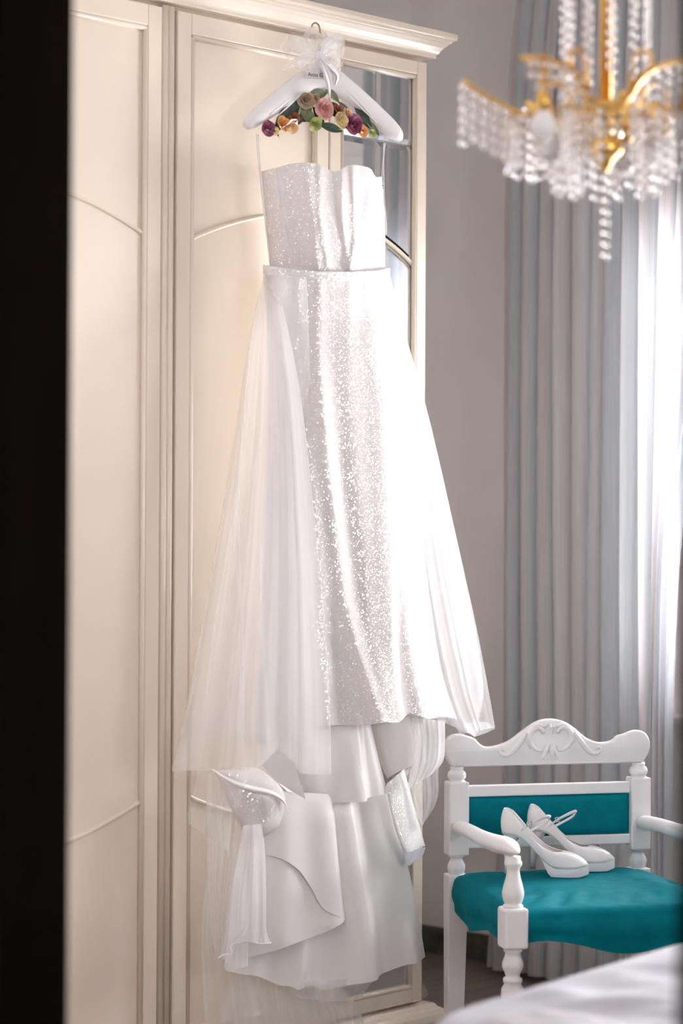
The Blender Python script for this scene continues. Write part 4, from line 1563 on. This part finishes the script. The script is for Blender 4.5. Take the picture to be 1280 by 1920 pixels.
def text(body, name, px, py, px2, py2, size_m, off, parent, mt):
    cu_ = bpy.data.curves.new(name, 'FONT')
    cu_.body = body
    cu_.size = size_m
    cu_.extrude = 0.0002
    tmp = bpy.data.objects.new(name, cu_)
    COL.objects.link(tmp)
    dg = bpy.context.evaluated_depsgraph_get()
    dg.update()
    me = bpy.data.meshes.new_from_object(tmp.evaluated_get(dg))
    bpy.data.objects.remove(tmp)
    o0 = dpt(px, py, off)
    ax = (dpt(px2, py2, off) - o0).normalized()
    up_ = DN.cross(ax).normalized()
    if up_.z < 0:
        up_ = -up_
    g2 = MB()
    g2.add([o0 + ax * v_.co.x + up_ * v_.co.y + DN * v_.co.z for v_ in me.vertices], [tuple(p.vertices) for p in me.polygons])
    return g2.build(name, mt, parent, flat=True, world=True)


text('Anna Gua', 'lettering', 577, 142.5, 620, 146, 0.0135, CO + 0.0004, card, 'ink')
g = MB()
g.prism([(577, 145.4), (606, 147.8), (606, 148.5), (577, 146.1)], lambda x, y: dpt(x, y, CO + 0.0006), lambda x, y: dpt(x, y, CO + 0.0002))
g.build('small_print', 'groove', card, flat=True, world=True)


def ribbon(pts, wd, name, mt, n=24, tw=0.0):
    """pts: (px, py, off); wd: widths in pixels (start, middle, end)"""
    f = spline(pts)
    g = MB()

    def fn(u, v):
        q = f(v)
        q2 = f(min(1, v + 0.02))
        q1 = f(max(0, v - 0.02))
        d = Vector((q2[0] - q1[0], q2[1] - q1[1]))
        d.normalize()
        nn = Vector((-d.y, d.x))
        w_ = lerp(wd[0], wd[1], min(1, v * 2)) if v < 0.5 else lerp(wd[1], wd[2], (v - 0.5) * 2)
        s_ = (u - 0.5) * w_
        return dpt(q[0] + nn.x * s_, q[1] + nn.y * s_, q[2] + 0.006 * math.sin(u * 9 + v * 4 + tw) + 0.01 * math.sin(PI * u)), (u, v)
    g.grid(fn, 10, n)
    return g.build(name, mt, hg, world=True)


B0 = HO + 0.03
for i, (pts, wd, mt_) in enumerate([
        ([(597, 104, B0), (575, 98, B0 + 0.03), (548, 96, B0 + 0.01), (560, 84, B0 - 0.01), (597, 100, B0)], (6, 40, 8), 'tulle_l'),
        ([(597, 104, B0), (615, 84, B0 + 0.03), (632, 76, B0 + 0.02), (622, 92, B0 - 0.01), (598, 106, B0)], (6, 34, 8), 'tulle'),
        ([(597, 104, B0), (580, 78, B0 + 0.02), (588, 66, B0 + 0.01), (604, 74, B0 + 0.02), (599, 104, B0)], (6, 34, 8), 'tulle'),
        ([(597, 106, B0), (622, 72, B0 + 0.01), (644, 74, B0)], (6, 16, 5), 'tulle'),
        ([(597, 106, B0), (566, 112, B0 + 0.02), (529, 130, B0)], (8, 17, 7), 'tulle_d'),
        ([(597, 104, B0), (566, 88, B0 + 0.02), (540, 84, B0 + 0.01), (534, 100, B0)], (8, 30, 20), 'tulle_l'),
        ([(598, 104, B0), (620, 104, B0 + 0.02), (634, 118, B0 + 0.02), (622, 126, B0)], (8, 22, 14), 'tulle'),
        ([(598, 108, B0), (590, 122, B0 + 0.015), (586, 136, B0 + 0.01)], (10, 24, 22), 'tulle'),
        ([(598, 100, B0 + 0.01), (576, 92, B0 + 0.035), (556, 74, B0 + 0.02), (584, 70, B0 + 0.01), (598, 98, B0)], (8, 40, 10), 'tulle_l'),
        ([(598, 100, B0 + 0.01), (608, 80, B0 + 0.04), (630, 92, B0 + 0.03), (616, 112, B0 + 0.02), (599, 104, B0)], (8, 36, 10), 'tulle_l'),
        ([(598, 104, B0 + 0.01), (584, 112, B0 + 0.03), (560, 118, B0 + 0.02), (576, 128, B0 + 0.01)], (8, 26, 16), 'tulle_l'),
        ([(596, 88, B0 + 0.02), (612, 72, B0 + 0.02), (640, 66, B0 + 0.01)], (20, 26, 6), 'tulle_l'),
        ([(600, 106, B0 + 0.01), (610, 130, B0 + 0.022), (616, 156, B0 + 0.02), (618, 183, B0 + 0.012)], (9, 15, 2), 'ribbon'),
        ([(601, 106, B0 + 0.01), (618, 124, B0 + 0.02), (632, 142, B0 + 0.018), (628, 160, B0 + 0.012)], (8, 13, 3), 'ribbon')]):
    ribbon(pts, wd, 'bow_ribbon', mt_, tw=i)
MB().lathe([(0.003, -0.014), (0.013, -0.009), (0.016, 0), (0.013, 0.009), (0.003, 0.014)], dpt(598, 106, B0 + 0.008), 14).build('bow_knot', 'ribbon', hg, world=True)
# clear film pocket below the arms that holds the dried flowers
filmL = [(598, 162), (560, 178), (520, 214), (488, 250)]
filmR = [(598, 162), (640, 176), (680, 214), (716, 262)]
g = MB()
fLs, fRs = spline([(488, 250), (530, 205), (565, 172), (598, 163), (635, 172), (676, 210), (716, 260)]), spline([(488, 254), (528, 252), (562, 240), (596, 242), (640, 254), (680, 259), (716, 266)])
g.grid(lambda u, v: (dpt(*(fLs(u).lerp(fRs(u), v)), HO + 0.012 + 0.024 * math.sin(PI * v) + 0.003 * noise.noise(Vector((u * 14, v * 5, 0)))), (u, v)), 60, 16)
g.build('film_pocket', 'film', hg, world=True)


# dried flowers in the pocket
def rose(px, py, rpx, colour, label, seed, tilt=(0, 0)):
    rg = random.Random(seed)
    c = dpt(px, py, HO + 0.010)
    R_ = rpx / 745.0
    t = thing('dried_rose', label, 'flower', c, 0, 'dried flowers under the hanger')
    fwd = (DN + DU * tilt[0] + WU * tilt[1]).normalized()
    ax = WU.cross(fwd).normalized()
    ay = fwd.cross(ax)
    for ring, (cnt, r_, op) in enumerate(((3, 0.36, 0.12), (4, 0.62, 0.38), (5, 0.95, 0.75))):
        g = MB()
        for k in range(cnt):
            a0 = 2 * PI * (k + 0.37 * ring) / cnt + rg.uniform(-0.15, 0.15)
            span = 2 * PI / cnt * 0.72

            def fn(u, v):
                a = a0 + (u - 0.5) * 2 * span
                h_ = v
                rr_ = R_ * r_ * (0.25 + 0.75 * (h_ ** (1.5 - op))) * (1 - 0.10 * (2 * u - 1) ** 2 * h_)
                zz = R_ * (lerp(0.95, 0.30, ring / 2) * h_ - 0.12 * op * h_ ** 4) * (1 - 0.22 * abs(2 * u - 1) ** 2.5)
                wob = 0.06 * R_ * math.sin(7 * u + 3 * k + seed) * h_
                return c + ax * (rr_ * math.cos(a)) + ay * (rr_ * math.sin(a)) + fwd * (zz + wob), (u, v)
            g.grid(fn, 8, 5)
        g.build('petals', 'f_' + colour, t, world=True)
    MB().lathe([(R_ * 0.05, -R_ * 0.1), (R_ * 0.22, R_ * 0.2), (R_ * 0.2, R_ * 0.7), (R_ * 0.03, R_ * 0.85)], c, 8).build('bud', 'f_' + colour, t, world=True)
    return t


rose(606, 205, 21, 'pink', 'large dusty pink dried rose at the middle of the hanger arch', 1)
rose(502, 242, 15, 'plum', 'small plum dried rose at the end of the arch over the plain cream door', 2)
rose(529, 233, 16, 'orange', 'orange dried rose beside the small plum rose', 3, (0.3, 0.2))
rose(546, 238, 14, 'peach', 'pale peach dried rose beside the orange rose', 4)
rose(551, 221, 12, 'rust', 'small rust brown dried rosebud above the peach rose', 5, (0, 0.5))
rose(572, 189, 19, 'dusty', 'faded tan dried rose above the large pink rose', 6, (-0.2, 0.3))
rose(637, 227, 18, 'cream_f', 'cream yellow dried rose between the pink and the deep plum rose', 7, (0.2, 0))
rose(661, 233, 21, 'plum', 'deep plum dried rose over the mirrored door', 8, (0.1, -0.1))
rose(679, 247, 12, 'orange', 'small orange dried rose beside the deep plum rose', 9)
rose(632, 206, 11, 'rust', 'small reddish dried rosebud right above the cream yellow rose', 10, (0.3, 0.4))
rose(590, 232, 15, 'lime', 'pale yellow green dried flower below the large pink rose', 11, (0, -0.5))


rose(590, 186, 11, 'dusty', 'small brownish dried rose at the very top of the arch', 12, (0, 0.3))
rose(650, 212, 11, 'peach', 'pale peach dried rosebud above the deep plum rose', 13, (0.2, 0.3))
rose(515, 246, 9, 'cream_f', 'tiny cream dried rosebud between the plum and orange roses', 14, (0, -0.2))
rose(697, 251, 9, 'lime', 'tiny yellow green dried flower at the mirror end of the arch', 15, (0.2, 0))


def leaf(px, py, ln, wd, ang, colour, label, off=0.004):
    c = dpt(px, py, HO + off)
    t = thing('dried_leaf', label, 'leaf', c, 0, 'dried leaves under the hanger')
    L_, W_ = ln / 745.0, wd / 745.0
    a = DU * math.cos(ang) + WU * math.sin(ang)
    b = -DU * math.sin(ang) + WU * math.cos(ang)
    g = MB()

    def fn(u, v):
        s_ = v - 0.5
        w_ = W_ * math.sin(PI * v) ** 0.8 * (u - 0.5)
        return c + a * (s_ * L_) + b * w_ + DN * (0.004 * abs(2 * u - 1) + 0.004 * math.sin(3 * v)), (u, v)
    g.grid(fn, 6, 12)
    g.build('blade', colour, t, world=True)
    MB().tube([c - a * L_ * 0.6, c + a * L_ * 0.45], 0.0006, 5).build('midrib', 'leaf_green', t, world=True)


for args in ((545, 200, 60, 20, rad(40), 'leaf_dark', 'long dark dried leaf behind the rust brown rosebud'),
             (530, 214, 50, 18, rad(48), 'leaf_dark', 'dark dried leaf above the orange rose'),
             (575, 218, 40, 22, rad(150), 'leaf_green', 'grey green dried leaf left of the large pink rose'),
             (618, 240, 50, 16, rad(-10), 'leaf_dark', 'dark dried leaf below the cream yellow rose', 0.012),
             (678, 220, 56, 20, rad(-48), 'leaf_dark', 'dark dried leaf above the small orange rose'),
             (696, 240, 40, 12, rad(-40), 'leaf_green', 'narrow grey green dried leaf at the mirror end of the arch'),
             (620, 178, 40, 14, rad(-38), 'leaf_green', 'grey green dried leaf under the ribbon tail'),
             (592, 177, 44, 20, rad(10), 'leaf_green', 'grey green dried leaf at the top of the hanger arch'),
             (564, 208, 36, 16, rad(80), 'leaf_green', 'upright grey green dried leaf under the tan rose'),
             (645, 208, 40, 14, rad(-50), 'leaf_green', 'slanting grey green dried leaf above the deep plum rose')):
    leaf(*args)
rl_ = random.Random(4)
for k in range(16):
    u_ = rl_.uniform(0.08, 0.92)
    q = fLs(u_).lerp(fRs(u_), rl_.uniform(0.25, 0.7))
    leaf(q[0], q[1], rl_.uniform(30, 46), rl_.uniform(12, 20), rl_.uniform(0, PI), rl_.choice(('leaf_dark', 'leaf_green', 'leaf_dark')),
         'small dried leaf tucked behind the roses in the clear pocket', rl_.uniform(-0.004, 0.003))

# ------------------------------------------------------------------ chandelier
CD = 4.10
cc = at_depth(1135, 200, CD)
chl = thing('chandelier', 'gilt brass chandelier hung with strings of cut crystal beads', 'chandelier', (cc.x, cc.y, 1.79))
RX, RY = WR, FW       # viewer's right and away, for laying out the arms


def cp(r, az, z):
    return Vector((cc.x, cc.y, 0)) + RX * (r * math.cos(az)) + RY * (r * math.sin(az)) + WU * z


def zpx(y):
    return H + (940 - y) / F * CD


g = MB()
g.lathe([(0.010, 2.04), (0.010, 2.30), (0.013, 2.302), (0.013, 2.312), (0.010, 2.314), (0.010, 2.98)], (cc.x, cc.y, 0), 16)
g.build('stem', 'gold', chl, world=True)
MB().lathe([(0.012, 2.95), (0.05, 2.985), (0.062, 3.02), (0.062, 3.0495)], (cc.x, cc.y, 0), 24).build('ceiling_rose', 'gold', chl, world=True)
MB().lathe([(0.012, 2.062), (0.034, 2.056), (0.036, 2.044), (0.012, 2.040)], (cc.x, cc.y, 0), 24).build('arm_hub', 'gold', chl, world=True)
MB().lathe([(0.014, 2.040), (0.026, 2.036), (0.0285, 2.010), (0.028, 2.000), (0.014, 1.999)], (cc.x, cc.y, 0), 24).build('glass_cup', 'amber', chl, world=True)
MB().lathe([(0.012, 1.998), (0.029, 1.997), (0.029, 1.975), (0.022, 1.968), (0.013, 1.960), (0.008, 1.948), (0.004, 1.940), (0.001, 1.938)], (cc.x, cc.y, 0), 24).build('finial', 'gold', chl, world=True)
# crown that carries the upper strands
MB().lathe([(0.068, 2.62), (0.076, 2.62), (0.076, 2.632), (0.068, 2.632), (0.068, 2.62)], (cc.x, cc.y, 0), 32, caps=False).build('crown_ring', 'gold', chl, world=True)
for k in range(4):
    a = PI / 4 + k * PI / 2
    MB().tube([cp(0.008, a, 2.66), cp(0.07, a, 2.627)], 0.003, 6).build('crown_spoke', 'gold', chl, world=True)

bead_me = None


def bead_mesh(r):
    g_ = MB()
    g_.lathe([(r * 0.30, -r * 0.86), (r * 0.84, -r * 0.50), (r * 1.0, 0), (r * 0.84, r * 0.50), (r * 0.30, r * 0.86)], (0, 0, 0), 10)
    me = bpy.data.meshes.new('bead')
    me.from_pydata([tuple(p) for p in g_.v], [], g_.f)
    me.materials.append(M['crystal'])
    me.polygons.foreach_set('use_smooth', [True] * len(me.polygons))
    return me, g_


BM, BG = bead_mesh(0.0070)
SP = 0.0186
strands = []          # (object, [bead positions])


def strand(p_top, z_bot):
    n = max(1, int(round((p_top.z - z_bot) / SP)))
    pos = [Vector((p_top.x, p_top.y, p_top.z - SP * (k + 0.6))) for k in range(n)]
    g_ = MB()
    g_.tube([p_top, Vector((p_top.x, p_top.y, p_top.z - SP * (n + 0.1)))], 0.0005, 4)
    o = g_.build('bead_strand', 'gold', chl, world=True)
    strands.append((o, pos))


arms = [(rad(180), 0), (rad(230), 1), (rad(310), 1), (rad(2), 0), (rad(62), 2), (rad(118), 2)]
for az, kind in arms:
    if kind == 1:
        prof = [(0.030, 2.050), (0.050, 2.062), (0.072, 2.084), (0.100, 2.100), (0.140, 2.106), (0.19, 2.106), (0.238, 2.100)]
    else:
        prof = [(0.030, 2.046), (0.060, 2.036), (0.100, 2.034), (0.140, 2.040), (0.180, 2.056), (0.215, 2.076), (0.243, 2.094)]
    f = spline([cp(r, az, z) for r, z in prof])
    g = MB()
    g.tube([f(k / 20) for k in range(21)], [0.0115 - 0.002 * math.sin(PI * k / 20) for k in range(21)], 10, flat=0.4, up=(0, 0, 1))
    arm = g.build('arm', 'gold', chl, world=True)
    # scroll loop standing on the arm
    lp = [cp(0.10, az, 2.098 if kind == 1 else 2.03), cp(0.105, az, 2.122 if kind == 1 else 2.07), cp(0.088, az, 2.136 if kind == 1 else 2.09), cp(0.066, az, 2.125 if kind == 1 else 2.08), cp(0.056, az, 2.085 if kind == 1 else 2.05), cp(0.050, az, 2.055 if kind == 1 else 2.036)]
    f2 = spline(lp)
    MB().tube([f2(k / 20) for k in range(21)], 0.0035, 8).build('scroll', 'gold', arm, world=True)
    # drop wire, socket and frosted bulb
    rb = 0.182 if kind == 1 else 0.095
    zb_ = 2.105 if kind == 1 else 2.042
    tp = cp(rb, az, zb_)
    zl = 2.045 if kind == 1 else 2.028
    MB().lathe([(0.004, zb_ - zl + 0.012), (0.011, zb_ - zl - 0.012) if False else (0.010, 0.004), (0.012, -0.002), (0.012, -0.022), (0.004, -0.024)], (tp.x, tp.y, zl), 14).build('lamp_socket', 'gold', arm, world=True)
    MB().lathe([(0.008, -0.022), (0.014, -0.028), (0.0205, -0.042), (0.021, -0.052), (0.0165, -0.064), (0.007, -0.0705), (0.0005, -0.072)], (tp.x, tp.y, zl), 18).build('bulb', 'bulb', arm, world=True)
    tang = RX * (-math.sin(az)) + RY * math.cos(az)
    for k in range(11):
        r_ = 0.062 + k * (0.0245 if kind else 0.0180)
        if r_ > 0.245:
            continue
        za = interp(prof, r_)
        zb2 = lerp(1.905, 1.988, max(0, (r_ - 0.07)) / 0.17)
        if kind == 1 and r_ > rb - 0.025:
            zb2 = za - 0.05
        for s_ in ((1,) if kind else (-1, 1)):
            if abs(r_ - rb) < 0.02 and s_ < 0:
                continue
            p = cp(r_, az, za) + tang * (0.011 * s_)
            strand(p, zb2 + random.choice((0, 0, SP * 0.5)))
# inner ring and outer swag of strands between the arms, carried by thin hoops
for R_, z_, zb2, cnt in ((0.085, 2.030, 1.902, 13), (0.165, 2.028, 1.940, 20)):
    f = [cp(R_, 2 * PI * k / 48, z_) for k in range(49)]
    MB().tube(f, 0.0025, 6, caps=False).build('hoop', 'gold', chl, world=True)
    for k in range(cnt):
        a = 2 * PI * (k + 0.5) / cnt
        if R_ < 0.1 and abs(math.sin(a / 2 + PI / 4)) < 0.22:
            continue
        strand(cp(R_, a, z_), zb2)
# strands from the crown down to the arms
for k in range(11):
    a = 2 * PI * (k + 0.25) / 11
    strand(cp(0.072, a, 2.62), 2.06 + (0.03 if math.sin(a) < 0 else 0.0))
# middle drop under the finial
strand(Vector((cc.x, cc.y, 1.940)), 1.787)

cand = []
for o, pos in strands:
    for p in pos:
        q = p - EYE
        D = q.dot(FW)
        px_ = CX + F * q.dot(CR) / D
        py_ = CY - F * q.dot(CU) / D
        inside = -15 < py_ and px_ < 1295
        cand.append((0 if inside else 1, D, o, p))
cand.sort(key=lambda c: (c[0], c[1]))
rest = MB()
for i, (ins, D, o, p) in enumerate(cand):
    rz_ = random.uniform(0, PI)
    tilt = random.uniform(-0.25, 0.25)
    if i < 300:
        b = bpy.data.objects.new('bead', BM)
        COL.objects.link(b)
        b.parent = o
        b.location = MAT_OF[chl.name].inverted() @ p
        b.rotation_euler = (tilt, random.uniform(-0.25, 0.25), rz_)
    else:
        rm = Matrix.Translation(p) @ Matrix.Rotation(rz_, 4, 'Z') @ Matrix.Rotation(tilt, 4, 'X')
        rest.add([rm @ v_ for v_ in BG.v], BG.f)
rest.build('beads', 'crystal', chl, flat=False, world=True, kind='stuff')
